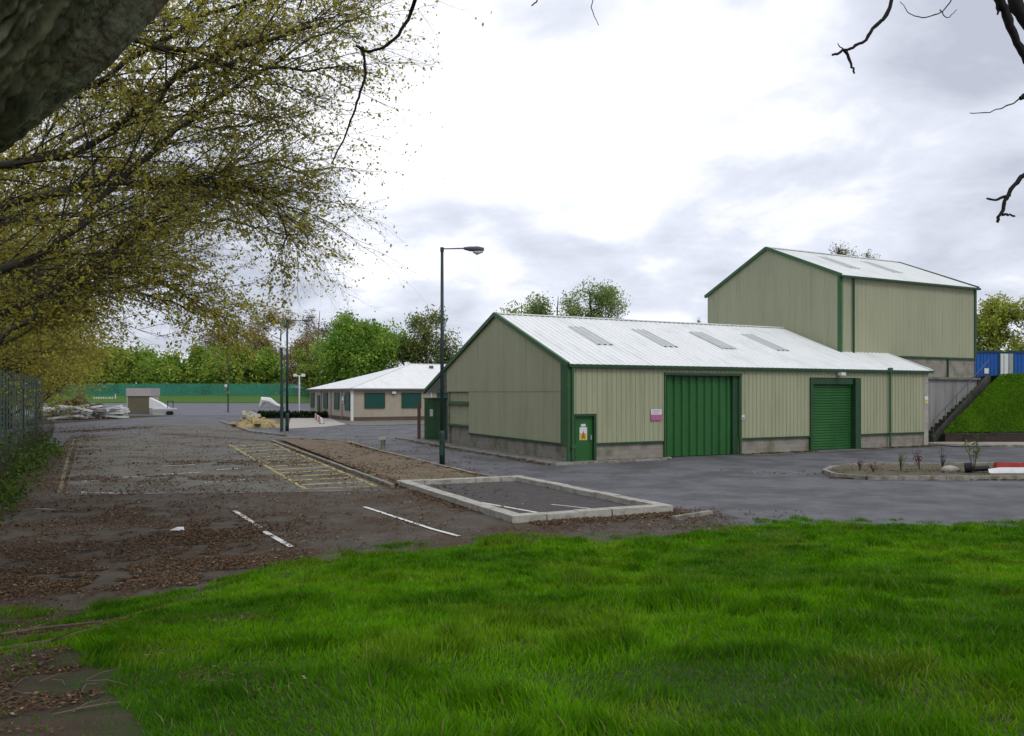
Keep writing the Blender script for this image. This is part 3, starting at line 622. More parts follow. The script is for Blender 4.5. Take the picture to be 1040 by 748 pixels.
# ================================================================== ISLAND
it = [G(838, 481), G(846, 477), G(870, 474.8), G(1090, 473.5), G(1100, 486), G(960, 487.5), G(880, 487), G(848, 484.5)]
tag(poly('planting_island', it, .09, mat('island_soil', (.14, .115, .075), (.085, .07, .045), 2, .95, .5, 20, c3=(.05, .08, .02), s3=1.2, t3=(.5, .65))), kind='structure')
kerbt([G(1090, 473.2), G(870, 474.6), G(846, 477), G(837, 481), G(848, 485), G(880, 487.6), G(960, 488.2), G(1100, 486.8)], 'curved kerb round the planting island', w=.16, h=.15)

# ================================================================== LEAVES, TREES
def leaves(C, size, rng, base, var=.25, flat=0.0, asp=.55):
    n = len(C); u_ = rng.normal(size=(n, 3)); u_[:, 2] *= (1 - flat); u_ /= np.linalg.norm(u_, axis=1)[:, None]
    w_ = np.cross(u_, rng.normal(size=(n, 3)) + [0, 0, flat * 4]); w_ /= np.linalg.norm(w_, axis=1)[:, None] + 1e-9
    s = (size * rng.uniform(.45, 1.6, n))[:, None]
    V = np.stack([C - u_ * s * .5, C + w_ * s * .5 * asp, C + u_ * s * .5, C - w_ * s * .5 * asp], 1).reshape(-1, 3)
    Fc = np.arange(4 * n).reshape(n, 4)
    base = np.asarray(base, float)
    if base.ndim == 1: base = np.tile(base, (n, 1))
    c = base * (1 + rng.uniform(-var, var, (n, 1))) * (1 + rng.uniform(-.1, .1, (n, 3)))
    return V, Fc, np.repeat(np.clip(c, 0, 1), 4, 0)
def blobtree(name, label, loc, Ht, rx, crown0, nblob, nleaf, lsize, colA, colB, seed, bark, cat='tree', group=None, twigs=200, br=.34, tr=None, power=1.0, lspread=.8, tw_r=.02):
    rng = np.random.RandomState(seed); rr = random.Random(seed)
    o = empty(name, loc, label, cat, group)
    cz = (Ht + crown0) / 2; rz = (Ht - crown0) / 2; tr = tr or Ht * .022
    mb = MB(); lean = (rr.uniform(-.04, .04) * Ht, rr.uniform(-.04, .04) * Ht)
    tp = [Vector((lean[0] * f ** 2 + rr.uniform(-.1, .1) * f, lean[1] * f ** 2 + rr.uniform(-.1, .1) * f, Ht * .88 * f)) for f in (0, .08, .25, .45, .65, .85, 1)]
    mb.tube(tp, [tr * 1.35, tr * 1.05, tr * .9, tr * .7, tr * .48, tr * .25, tr * .1], 9)
    def tpt(f):
        f = min(.999, max(0, f)) * (len(tp) - 1); i = int(f); return tp[i].lerp(tp[i + 1], f - i)
    cs = []
    for k in range(nblob):
        for _ in range(40):
            v = rng.uniform(-1, 1, 3)
            if .25 < np.linalg.norm(v) < .93: break
        wz = 1 - .35 * max(0, v[2]) ** power * 1
        cs.append((v[0] * rx * wz, v[1] * rx * wz, cz + v[2] * rz, br * rx * rr.uniform(.55, 1.15)))
    pts = []; tipd = []
    for (x, y, z, r) in cs:
        c = Vector((x, y, z)); f = max(.12, min(.85, (z - .35 * math.hypot(x, y)) / Ht)); s0 = tpt(f)
        mid = s0.lerp(c, .5) + Vector((rr.uniform(-.2, .2), rr.uniform(-.2, .2), -.04 * Ht + rr.uniform(0, .3))); r0 = tr * .38 * (1 - f * .5)
        mb.tube([s0, s0.lerp(mid, .5), mid, mid.lerp(c, .6) + Vector((0, 0, .05)), c], [r0, r0 * .8, r0 * .6, r0 * .4, r0 * .2], 5, False)
        for _ in range(max(2, twigs // nblob)):
            d = Vector(rng.normal(size=3)).normalized(); d.z = abs(d.z) * .6 + d.z * .4
            q = mid.lerp(c, rr.uniform(.3, 1)); e2 = q + d * r * rr.uniform(.6, 1.25)
            mb.tube([q, q.lerp(e2, .5) + Vector(rng.normal(size=3)) * r * .08, e2], [tw_r, tw_r * .7, tw_r * .3], 3, False)
            tipd.append((q, e2, r))
    mb.build('trunk', bark, o, True)
    if nleaf:
        bi = rng.randint(0, nblob, nleaf); cs = np.array(cs)
        d = rng.normal(size=(nleaf, 3)); d /= np.linalg.norm(d, axis=1)[:, None]
        rad = rng.uniform(0, 1, nleaf) ** .45 * lspread
        lump = .75 + .5 * vn(d[:, 0] * 3 + bi * 1.7, d[:, 2] * 3 + d[:, 1] * 2, .8, seed)
        C = cs[bi, :3] + d * (cs[bi, 3] * rad * lump * 1.3)[:, None]
        if tipd:
            nt = nleaf // 4; ti = rng.randint(0, len(tipd), nt); tq = np.array([list(t[0]) + list(t[1]) for t in tipd])
            f = rng.uniform(.4, 1.05, nt)[:, None]; C[:nt] = tq[ti, :3] * (1 - f) + tq[ti, 3:] * f + rng.normal(size=(nt, 3)) * lsize * .8
        C = C[C[:, 2] > .3]
        mixf = np.clip(vn(C[:, 0] + C[:, 1] * .6, C[:, 2], rx * .3, seed + 3) * 1.4 - .2, 0, 1)[:, None]
        base = np.array(colA) * (1 - mixf) + np.array(colB) * mixf
        Vv, Fc, cc = leaves(C, lsize, rng, base, .35); npmesh('crown', Vv, Fc, M['leaf'], o, cc)
    return o
def at(px, base_y_dist): return ((px - CX) / F * base_y_dist, base_y_dist, float(H((px - CX) / F * base_y_dist, base_y_dist)))
GA, GB = (.19, .31, .045), (.3, .42, .07)
gl = 'bright green bushy trees behind the netting fence'
bush = [(40, 162, 33, 352, 'leftmost'), (78, 166, 26, 360, 'second'), (108, 163, 24, 356, 'third'), (140, 168, 24, 354, 'fourth'), (172, 164, 22, 363, 'fifth'), (205, 166, 26, 352, 'sixth'), (240, 163, 24, 353, 'seventh'), (266, 168, 20, 360, 'eighth')]
for i, (px, Y, hw, ty_, od) in enumerate(bush):
    l = at(px, Y); top = CH + (HY - ty_) / F * Y - l[2]
    blobtree('bushy_tree', '%s from the left of the bright green bushes behind the far netting' % od, l, top, hw / F * Y * 1.15, .2, 34, 15000, .55, tuple(v * (1.1 - .12 * (i % 3)) for v in GA), GB, 20 + i, M['twig'], group=gl, br=.42, twigs=80, lspread=.95)
back = [
 ('bare_tree', 'pale bare tree rising behind the bushes left of the phone mast', 228, 215, 28, 324, 9000, .42, (.16, .12, .07), (.2, .15, .09), 1100, 'twigpale', 2),
 ('bare_tree', 'broad brownish budding tree left of the far street lamp', 285, 205, 42, 312, 20000, .45, (.34, .27, .12), (.3, .27, .1), 2200, 'twigpale', 2),
 ('bare_tree', 'tall narrow bare poplar right of the far street lamp', 322, 225, 24, 304, 5000, .45, (.17, .14, .08), (.2, .16, .1), 1200, 'twigpale', 1),
 ('bare_tree', 'pale bare tree just left of the rounded dark green tree', 350, 230, 28, 308, 4500, .45, (.2, .17, .12), (.22, .18, .13), 1100, 'twigpale', 2),
 ('willow_tree', 'small yellow green tree at the left foot of the rounded green tree', 322, 150, 25, 346, 12000, .42, (.22, .3, .06), (.3, .37, .08), 120, 'twig', .4),
 ('round_tree', 'dense rounded green tree behind the office roof', 372, 140, 46, 316, 46000, .45, (.14, .26, .035), (.25, .39, .06), 200, 'twig', 1),
 ('round_tree', 'thin leafed tree between the rounded tree and the tall street lamp', 434, 138, 34, 314, 12000, .36, (.14, .18, .05), (.2, .23, .06), 900, 'twig', 1.5),
 ('roadside_tree', 'tallest green tree above the warehouse ridge', 604, 95, 38, 275, 15000, .24, (.2, .29, .09), (.3, .38, .12), 500, 'twig', 3),
 ('roadside_tree', 'smaller green tree left of the tallest above the warehouse ridge', 564, 98, 40, 284, 11000, .24, (.2, .29, .09), (.3, .38, .12), 300, 'twig', 3),
 ('roadside_tree', 'low green tree showing just above the warehouse roof apex', 528, 97, 38, 292, 9000, .24, (.22, .3, .09), (.32, .4, .12), 300, 'twig', 3),
 ('bare_tree', 'faint bare treetop between the warehouse roof and the tall shed', 708, 130, 12, 318, 250, .3, (.2, .18, .14), (.2, .18, .14), 400, 'twigpale', 3),
 ('bare_tree', 'thin budding tree showing above the tall shed roof', 862, 92, 36, 229, 6000, .2, (.24, .24, .1), (.24, .25, .09), 2400, 'twigpale', 3),
]
for i, (nm, lb, px, Y, hw, ty_, nl, ls, ca, cbb, tw, bk_, c0) in enumerate(back):
    l = at(px, Y); top = CH + (HY - ty_) / F * Y - l[2]
    dn = nm in ('round_tree',)
    blobtree(nm, lb, l, top, hw / F * Y, c0, 40 if dn else 26, nl, ls, ca, cbb, 60 + i, M[bk_], twigs=tw, br=.36, lspread=.9, tw_r=.045 if Y > 180 else .03)
for i, (px, hw, ty_, Y, lb) in enumerate([(1008, 24, 290, 84, 'yellow green spring tree just right of the tall shed'), (1045, 30, 297, 82, 'yellow green spring tree at the right edge behind the containers'), (1090, 30, 292, 88, 'spring tree standing outside the right edge')]):
    if i == 2: continue
    x = (px - CX) / F * Y; top = CH + (HY - ty_) / F * Y - 4.1
    blobtree('spring_tree', lb, (x, Y, 4.1), top, hw / F * Y * 1.15, 1.0, 30, 9000, .26, (.32, .38, .06), (.44, .47, .09), 90 + i, M['twig'], twigs=500, br=.36, lspread=.95, tw_r=.03, group='spring trees behind the containers')
# row of trees along the left fence
rowl = ['olive leafed tree nearest the palisade end', 'second olive leafed tree along the left fence', 'third olive leafed tree along the left fence', 'fourth olive leafed tree along the left fence', 'farthest olive leafed tree along the left fence line']
OA, OB = (.36, .33, .06), (.52, .48, .08)
for i, (a, b, h, r) in enumerate([(-7.3, 30, 15, 6.6), (-7.3, 41, 14, 6.4), (-7.2, 54, 13.5, 6.4), (-7.2, 69, 13, 7), (-6.8, 90, 12, 7.5)]):
    p = AB(a, b)
    blobtree('fence_tree', rowl[i], (p[0], p[1], .3), h, r, 1.4, 60, 42000 if i < 3 else 20000, .10 + .03 * i, tuple(v * .66 for v in OA), tuple(v * .66 for v in OB), 110 + i, M['twig'], twigs=700, br=.36, lspread=1.1, group='olive leafed trees along the left fence', tw_r=.02)

# near hanging canopy: limbs given as world poly-lines, grown with side shoots
def grow(mb, tips, p, d, L, r, lev, rr, droop):
    n = 5; pts = [p]; dd = d.copy()
    for i in range(n):
        dd = (dd + Vector((rr.gauss(0, .09), rr.gauss(0, .09), rr.gauss(0, .09) - droop))).normalized(); pts.append(pts[-1] + dd * L / n)
    mb.tube(pts, [r * (1 - .75 * i / n) for i in range(n + 1)], 4 if lev < 2 else 3, False)
    for i in range(1, n + 1):
        if lev >= 1: tips.append((pts[i - 1], pts[i], lev))
        if lev < 3:
            for _ in range(2 if lev < 2 else 1):
                if rr.random() < .82:
                    sdv = Vector((rr.gauss(0, 1), rr.gauss(0, 1), rr.gauss(0, .8))).normalized()
                    nd = (dd * .9 + sdv * .62).normalized(); grow(mb, tips, pts[i].copy(), nd, L * rr.uniform(.4, .65), r * .45, lev + 1, rr, droop)
def canopy(name, label, base, th, limbs, seed, nleaf, lsize, trr, Lsub=2.3, droop=.03, ngap=.5, rl=.05, thin=.35):
    rr = random.Random(seed); rng = np.random.RandomState(seed)
    o = empty(name, base, label, 'tree', 'trees overhanging from the left'); B = Vector(base)
    mb = MB(); tips = []
    tp = [Vector((0, 0, 0)), Vector((.1, .05, .6)), Vector((.1, .1, th * .3)), Vector((.3, .2, th * .6)), Vector((.5, .3, th))]
    mb.tube(tp, [trr * 1.4, trr * 1.1, trr, trr * .75, trr * .35], 12)
    for li in limbs:
        P = [Vector(A(*q)) - B for q in li]
        zz = max(1.6, min(th * .95, P[0].z * .75)); f = zz / th
        s0 = tp[0].lerp(tp[-1], f); P = [s0] + P
        # smooth the poly-line
        Q = []
        for i in range(len(P) - 1):
            p0 = P[max(0, i - 1)]; p1 = P[i]; p2 = P[i + 1]; p3 = P[min(len(P) - 1, i + 2)]
            for k in range(5):
                t = k / 5; Q.append(.5 * ((2 * p1) + (p2 - p0) * t + (2 * p0 - 5 * p1 + 4 * p2 - p3) * t * t + (-p0 + 3 * p1 - 3 * p2 + p3) * t ** 3) + Vector((rr.gauss(0, .03), rr.gauss(0, .03), rr.gauss(0, .03))))
        Q.append(P[-1]); m = len(Q)
        mb.tube(Q, [rl * (1.25 - 1.05 * i / m) for i in range(m)], 6)
        for i in range(4, m):
            d = (Q[i] - Q[i - 1]).normalized()
            for _ in range(1 if rr.random() < ngap else 2):
                sdv = Vector((rr.gauss(.2, 1), rr.gauss(0, 1), rr.gauss(.1, .8))).normalized()
                grow(mb, tips, Q[i].copy(), (d + sdv * .75 + Vector((.25, 0, .3))).normalized(), Lsub * rr.uniform(.5, 1.1) * (1 - .45 * i / m), rl * .32 * (1.1 - .6 * i / m), 1, rr, droop)
    mb.build('trunk', M['twig'], o, True)
    T = np.array([list(a) + list(b) for a, b, l in tips]); ti = rng.randint(0, len(T), nleaf); f = rng.uniform(0, 1.1, nleaf)[:, None]
    keep = vn(T[ti, 0], T[ti, 2] + T[ti, 1], .5, seed) > .2
    wx = T[ti, 3] + base[0]; wy = np.maximum(T[ti, 4] + base[1], 1); rr_ = wx / wy
    keep &= rng.rand(nleaf) < np.clip(1 - (rr_ + .46) / .26 * (1 - thin), thin * .7, 1)
    ti = ti[keep]; f = f[keep]; nn = len(ti)
    C = T[ti, :3] * (1 - f) + T[ti, 3:] * f + rng.normal(size=(nn, 3)) * lsize * .6
    mixf = np.clip(vn(C[:, 0], C[:, 2], 1.2, seed + 2) * 1.5 - .25, 0, 1)[:, None]
    Vv, Fc, cc = leaves(C, lsize, rng, np.array(OA) * (1 - mixf) + np.array(OB) * mixf, .4); npmesh('crown', Vv, Fc, M['leafdull'], o, cc)
    return len(tips)
D1 = 10.5
l1 = [[(-90, 300, 9), (40, 260, 9.5), (130, 175, 10), (205, 112, 10.5), (280, 64, 11), (360, 20, 11.5)],
      [(-80, 180, 9), (90, 150, 10), (185, 75, 10), (262, 42, 10), (330, 22, 10.5)],
      [(-60, 100, 9), (80, 90, 9.5), (200, 20, 10), (300, -10, 10)],
      [(-60, 230, 10), (80, 190, 11), (170, 185, 11), (235, 187, 11.5), (275, 203, 12), (292, 240, 12)],
      [(-60, 60, 8), (100, 40, 9), (200, 55, 9.5), (270, 68, 10.5), (325, 70, 11)],
      [(-60, 340, 10), (60, 290, 11), (150, 225, 12), (230, 172, 12), (318, 173, 13)]]
t1 = canopy('overhanging_tree', 'nearer overhanging tree with sparse olive spring leaves crossing the upper left sky', (-9.6, 8.6, .6), 8.5, l1, 11, 62000, .048, .24)
l2 = [[(-60, 345, 16), (10, 320, 16), (55, 305, 16), (120, 252, 17), (200, 225, 17), (270, 232, 17), (315, 262, 18)],
      [(-60, 300, 15), (20, 283, 15), (100, 277, 15), (150, 280, 16), (190, 300, 16), (225, 322, 16)],
      [(-60, 390, 15), (20, 330, 15), (70, 300, 15), (150, 300, 16), (200, 318, 16)],
      [(-60, 250, 15), (60, 200, 16), (150, 190, 16), (230, 200, 17), (290, 225, 17)],
      [(-60, 200, 15), (60, 150, 15), (140, 120, 16), (230, 130, 17), (310, 110, 18)],
      [(-60, 150, 14), (40, 80, 14), (120, 30, 15), (220, 20, 16)]]
t2 = canopy('overhanging_tree', 'farther overhanging tree with drooping limbs and denser olive leaves above the fence', (-14.2, 15.0, .8), 9, l2, 12, 54000, .064, .26, Lsub=2.5, thin=.12)
print('tips', t1, t2)

# big near trunk leaning across the corner
bt = empty('leaning_tree', (-3.9, 1.7, 1.2), 'huge dark rough barked trunk leaning across the top left corner', 'tree'); B = Vector(bt.location)
def bark_tube(pts, rad, nu, nv, seed, amp, mt, name):
    pts = [Vector(p) - B for p in pts]; V = []; m = len(pts) - 1
    for j in range(nv + 1):
        t = j / nv * m; i = min(int(t), m - 1); f = t - i
        p0 = pts[max(0, i - 1)]; p1 = pts[i]; p2 = pts[i + 1]; p3 = pts[min(m, i + 2)]
        c = .5 * ((2 * p1) + (p2 - p0) * f + (2 * p0 - 5 * p1 + 4 * p2 - p3) * f * f + (-p0 + 3 * p1 - 3 * p2 + p3) * f ** 3)
        d = .5 * ((p2 - p0) + (2 * p0 - 5 * p1 + 4 * p2 - p3) * 2 * f + (-p0 + 3 * p1 - 3 * p2 + p3) * 3 * f * f); d.normalize()
        u_ = Vector((0, 1, 0)); u_ = (u_ - d * u_.dot(d)).normalized(); w = d.cross(u_); r0 = rad[i] * (1 - f) + rad[i + 1] * f
        for k in range(nu):
            a = 2 * math.pi * k / nu
            V.append((c, u_ * math.cos(a) + w * math.sin(a), r0, a, t))
    a_ = np.array([v[3] for v in V]); t_ = np.array([v[4] for v in V])
    ca, sa = np.cos(a_), np.sin(a_)
    rid = np.abs(vn(ca * 9 + t_ * .35, sa * 9 + t_ * .5, .55, seed) - .5) * 2
    rid2 = np.abs(vn(ca * 24 + t_ * 3, sa * 24 + t_ * 5, .5, seed + 1) - .5) * 2
    lump = vn(ca * 1.6 + t_ * .7, sa * 1.6, .9, seed + 2)
    co = [tuple(v[0] + v[1] * (v[2] * (1 + amp * (rid[q] * .5 + rid2[q] * .22 + lump[q] * .45 - .4)))) for q, v in enumerate(V)]
    Fc = []
    for j in range(nv):
        for k in range(nu):
            a = j * nu + k; b = j * nu + (k + 1) % nu; Fc.append((a, b, b + nu, a + nu))
    return npmesh(name, co, Fc, mt, bt, smooth=True)
bark_tube([(-3.9, 1.7, 1.0), (-3.7, 1.9, 2.2), A(-230, 180, 3.0), A(-55, 20, 3.0), A(28, -80, 3.05), A(130, -210, 3.1), A(210, -420, 3.3)], [.52, .42, .38, .335, .32, .3, .22], 340, 800, 4, .42, M['bark'], 'trunk')
bark_tube([A(-190, 215, 3.35), A(-60, 145, 3.35), A(36, 74, 3.35), A(95, 26, 3.4), A(153, -34, 3.5), A(230, -130, 3.6)], [.16, .15, .14, .135, .125, .09], 150, 400, 8, .26, M['moss'], 'limb')
# crown of the leaning tree, above the frame
mb = MB(); rr = random.Random(31); tips = []
for k in range(16):
    s0 = Vector(A(170, -260, 3.1)) - B if k % 2 else Vector(A(200, -400, 3.3)) - B
    d = Vector((rr.uniform(-1, .55), rr.uniform(-1, .05), rr.uniform(.35, .9))).normalized()
    grow(mb, tips, s0, d, rr.uniform(2.2, 3.2), .07, 0, rr, -.06)
def hang(P, r0, n=5, r1=None):
    P = [Vector(p) - B for p in P]; Q = []
    for i in range(len(P) - 1):
        p0 = P[max(0, i - 1)]; p1 = P[i]; p2 = P[i + 1]; p3 = P[min(len(P) - 1, i + 2)]
        for k in range(5):
            t = k / 5; Q.append(.5 * ((2 * p1) + (p2 - p0) * t + (2 * p0 - 5 * p1 + 4 * p2 - p3) * t * t + (-p0 + 3 * p1 - 3 * p2 + p3) * t ** 3) + Vector((rr.gauss(0, .003), 0, rr.gauss(0, .003))))
    Q.append(P[-1]); m = len(Q); mb.tube(Q, [r0 * .72 * (1 - .6 * i / m) * (1 + .25 * rr.random()) for i in range(m)], n, False)
hang([A(215, -330, 3.4), A(360, -200, 4), A(425, -60, 4.6), A(420, 5, 5), A(404, 36, 5), A(385, 50, 5), A(368, 52, 5)], .022)
hang([A(368, 48, 5), A(371, 75, 5), A(362, 105, 5), A(352, 135, 5), A(337, 166, 5)], .013)
hang([A(300, -120, 4), A(310, -20, 4.4), A(302, 10, 4.5)], .012); hang([A(368, 52, 5), A(362, 46, 5)], .018)
hang([A(420, -80, 4.6), A(520, -60, 4.8), A(545, -6, 5), A(540, 6, 5)], .012); hang([A(545, -10, 5), A(600, -20, 5), A(601, 8, 5), A(608, 26, 5)], .006)
mb.build('branches', M['twigdark'], bt, True)
rng = np.random.RandomState(5)
T = np.array([list(a) + list(b) for a, b, l in tips]); ti = rng.randint(0, len(T), 26000); f = rng.uniform(0, 1.1, 26000)[:, None]
C = T[ti, :3] * (1 - f) + T[ti, 3:] * f + rng.normal(size=(26000, 3)) * .05
Vv, Fc, cc = leaves(C, .075, rng, np.array(OA), .4); npmesh('crown', Vv, Fc, M['leafdull'], bt, cc)

# bare tree whose branches hang in at the top right
rt = empty('bare_overhead_tree', (5.2, 3.2, 1.3), 'near bare tree with dark twigs hanging in at the top right', 'tree'); B = Vector(rt.location)
mb = MB(); rr = random.Random(77)
mb.tube([Vector((0, 0, -.2)), Vector((.05, 0, .8)), Vector((0, .1, 2.4)), Vector((-.2, .3, 4.2)), Vector((-.4, .5, 6.5))], [.32, .24, .2, .16, .07], 12)
tp = B + Vector((-.1, .2, 3.5)); tq = B + Vector((-.3, .4, 5.0))
hang([tq, A(1000, -200, 4), A(930, -60, 4), A(903, 8, 4), A(890, 26, 4), A(876, 42, 4), A(860, 51, 4), A(845, 56, 4)], .018)
hang([A(858, 50, 4), A(863, 62, 4), A(868, 75, 4)], .012); hang([A(857, 52, 4), A(851, 44, 4)], .005)
hang([tq, A(1030, -120, 4), A(1012, -20, 4), A(1020, 10, 4), A(1030, 38, 4), A(1044, 62, 4), A(1060, 90, 4)], .04)
hang([tq, A(1060, -90, 3.8), A(1030, -10, 3.8), A(1045, 25, 3.8), A(1070, 60, 3.8)], .06)
hang([A(1015, -5, 4), A(1013, 15, 4)], .012)
hang([tp, A(1120, 20, 4), A(1080, 120, 4), A(1050, 168, 4), A(1036, 182, 4), A(1024, 199, 4), A(1018, 213, 4), A(1013, 226, 4)], .022)
hang([A(1026, 198, 4), A(1014, 202, 4), A(1002, 202, 4)], .012); hang([A(1017, 218, 4), A(1024, 218, 4), A(1031, 220, 4)], .01)
hang([A(1070, 80, 4), A(1040, 98, 4), A(1012, 112, 4), A(985, 115, 4)], .006); hang([A(1075, 60, 3.9), A(1050, 90, 3.9), A(1036, 100, 3.9)], .03)
hang([A(990, -60, 4), A(965, 2, 4), A(945, 16, 4), A(925, 15, 4), A(914, 2, 4)], .005); hang([A(955, 10, 4), A(962, 18, 4), A(972, 10, 4)], .004)
mb.build('trunk', M['twigdark'], rt, True)
MB().tube([Vector((-.3, .4, 5)), Vector((.6, .2, 7.2)), Vector((1.4, .5, 8.6))], [.12, .08, .03], 8).build('limb', M['twigdark'], rt)

# ================================================================== FENCES
pf = empty('palisade_fence', AB(-3.1, 14, .8), 'dark green steel palisade fence along the left edge', 'fence', rz=ROT)   # local y runs along V
mb = MB(); y = 0
rr = random.Random(9)
while y < 30:
    h = 2.95 + rr.uniform(-.03, .03); x = 0
    mb.add([(x, y, 0), (x + .008, y + .19, 0), (x, y + .38, 0), (x, y, h - .12), (x + .008, y + .19, h), (x, y + .38, h - .12), (x - .006, y, 0), (x - .006, y + .38, 0), (x - .006, y, h - .12), (x - .006, y + .38, h - .12)],
           [(0, 1, 4, 3), (1, 2, 5, 4), (6, 0, 3, 8), (2, 7, 9, 5), (3, 4, 5, 9, 8), (7, 6, 8, 9)])
    y += .78
mb.build('pales', M['fence'], pf)
MB().box(-.05, -.008, 0, 30, 2.45, 2.51).box(-.05, -.008, 0, 30, .4, .46).each('rail', M['pole'], pf)
for k in range(6): MB().box(-.09, -.052, k * 5.4, k * 5.4 + .06, -.8, 2.75).build('post', M['pole'], pf)
nf = empty('netting_fence', (-120, 150, float(H(-60, 150)) + .85), 'long green netting fence across the far side of the yard', 'fence')
MB().box(0, 118, -.03, 0, .05, 2.4).build('netting', M['net'], nf)
for k in range(30): MB().tube([(k * 4.06, .05, 0), (k * 4.06, .05, 2.6)], .06, 6).build('post', M['dgreen'], nf)

# ================================================================== YARD CLUTTER
def H0(x, y): return max(0, float(H(x, y)))
def heap(name, label, cat, px, py, wpx, hpx, mt, seed, chunk=True, mt2=None):
    c = G(px, py); s = c[1] / F; rng = np.random.RandomState(seed); o = empty(name, (c[0], c[1], 0), label, cat)
    n = 26; R_ = wpx * s / 2; hh = hpx * s; V = []; Fc = []
    for j in range(n + 1):
        for i in range(n + 1):
            x = (i / n * 2 - 1); y = (j / n * 2 - 1); r = math.hypot(x, y)
            z = max(0, 1 - r) ** .5 * (.35 + .9 * float(vn(x * 2 + seed, y * 2, .7, seed)))
            V.append((x * R_, y * R_ * .6, z * hh + (float(vn(x * 9, y * 9, .6, seed + 1)) - .5) * hh * .2 * (r < 1) - .03))
    for j in range(n):
        for i in range(n): a = j * (n + 1) + i; Fc.append((a, a + 1, a + n + 2, a + n + 1))
    npmesh('mound', V, Fc, mt, o)
    mb = MB()
    for k in range(14):
        x = rng.uniform(-.85, .85) * R_; y = rng.uniform(-.5, .2) * R_; d = Vector(rng.normal(size=3)).normalized() * rng.uniform(.25, .6) * (s / .07)
        z = hh * max(.1, 1 - abs(x) / R_) * rng.uniform(.2, .7); p = Vector((x, y, z)); mb.beam(p - d, p + d, .4 * s / .07, .22 * s / .07)
    mb.each('fragment', mt2 or mt, o); return o
heap('rubble_heap', 'sandy yellow rubble heap beside the twin poles', 'rubble', 262, 434, 50, 10, M['yellowrub'], 3)
heap('rubble_heap', 'small taller heap of pale rubble behind the sandy one', 'rubble', 253, 428, 18, 11, M['yellowrub'], 6, mt2=M['slab'])
heap('soil_heap', 'dark brown soil heap at the far left beyond the car park', 'soil heap', 78, 420, 66, 17, M['ground'], 4)
def boards(label, px, py, wpx, hpx, seed, n=12, mt='white', name='board_pile'):
    c = G(px, py); s = c[1] / F; rr = random.Random(seed); o = empty(name, (c[0], c[1], 0), label, 'debris', 'waste boards at the far left')
    for k in range(n):
        x = rr.uniform(-.5, .5) * wpx * s; z = .12 + rr.random() * hpx * s * .6; y = rr.uniform(-.8, .8); L_ = rr.uniform(.6, 1.6); a = rr.uniform(-.5, .5)
        MB().beam((x - L_, y, max(.08, z - a * .5)), (x + L_, y + rr.uniform(-.4, .4), max(.08, z + a * .5)), rr.uniform(.4, 1.3), .22).build('board', M[('white', 'slab', 'galv', 'white', 'lampg')[k % 5]], o)
    for sx in (-.3, .3): MB().box(sx * wpx * s - .4, sx * wpx * s + .4, -.3, .3, 0, .35).build('block', M['conc'], o)
boards('scattered white boards before the dark soil heap', 66, 426, 44, 20, 1, 30)
boards('white boards and sheets to the right of the soil heap', 102, 425, 38, 18, 2, 30)
boards('low pale boards beside the brown hut', 124, 421, 14, 6, 5, 5)
c = G(106, 416); o = empty('picket_panel', (c[0], c[1], 0), 'short white picket panel with a taller end post at the far left', 'fence')
s = c[1] / F; mb = MB()
for k in range(9): mb.box(-1.9 + k * .4, -1.7 + k * .4, 0, .06, .5, 2.2)
mb.build('pickets', M['white'], o); MB().box(1.9, 2.05, -.05, .08, 0, 16 * s).build('post', M['white'], o); MB().box(-1.9, 1.9, .062, .12, .8, .95).build('rail', M['white'], o)
c = G(141, 421.5); s = c[1] / F; o = empty('site_hut', (c[0], c[1], 0), 'square brown board hut with overhanging pale top in the far yard', 'hut')
MB().box(-11 * s, 11 * s, 0, 2.5, 0, 19 * s).build('hut_wall', M['hut'], o); MB().box(-12.5 * s, 12.5 * s, -.15, 2.7, 19 * s, 27 * s).build('hut_top', mat('pale_hut_top', (.42, .38, .36)), o)
MB().box(-12 * s, -11 * s, -.05, 2.5, 0, 19 * s).box(11 * s, 12 * s, -.05, 2.5, 0, 19 * s).each('side_board', M['slab'], o)
c = G(166, 422); s = c[1] / F; o = empty('trailer', (c[0], c[1], 0), 'small white flatbed trailer with a sloping sheet right of the hut', 'trailer')
MB().box(-1.4, 1.3, -.1, 1.2, .8, .95).build('deck', M['white'], o); MB().add([(-1.9, 0, .95), (.5, 0, .95), (-.4, 0, 1.6), (-1.9, 0, 2.3), (-1.9, .9, .95), (.5, .9, .95), (-.4, .9, 1.6), (-1.9, .9, 2.3)], [(0, 1, 2, 3), (7, 6, 5, 4), (0, 4, 5, 1), (1, 5, 6, 2), (2, 6, 7, 3), (3, 7, 4, 0)]).build('sheet', M['white'], o)
for x in (.7, 1.1): MB().tube([(x, -.2, .3), (x, -.05, .3)], .28, 14).build('wheel', M['black'], o)
MB().box(-1.4, .2, .0, 1.1, 0, .3).build('pallet', M['slab'], o)
mb = MB()
for x in (.55, 1.25): mb.box(x, x + .08, -.1, 0, .95, 1.9)
mb.box(.55, 1.33, -.1, 0, 1.82, 1.9); mb.build('end_frame', M['pole'], o)
c = G(274, 424); o = empty('white_van_barrow', (c[0], c[1], 0), 'low white sheeted skip before the yard near the twin poles', 'skip'); o.name = 'site_skip'
s = c[1] / F
MB().add([(-1.1, 0, .2), (1.1, 0, .2), (1.5, 0, 1.2), (-1.5, 0, 1.2), (-1.1, 1.2, .2), (1.1, 1.2, .2), (1.5, 1.2, 1.2), (-1.5, 1.2, 1.2)], [(0, 1, 2, 3), (7, 6, 5, 4), (0, 4, 5, 1), (1, 5, 6, 2), (3, 7, 4, 0)]).build('skip_body', M['galv'], o)
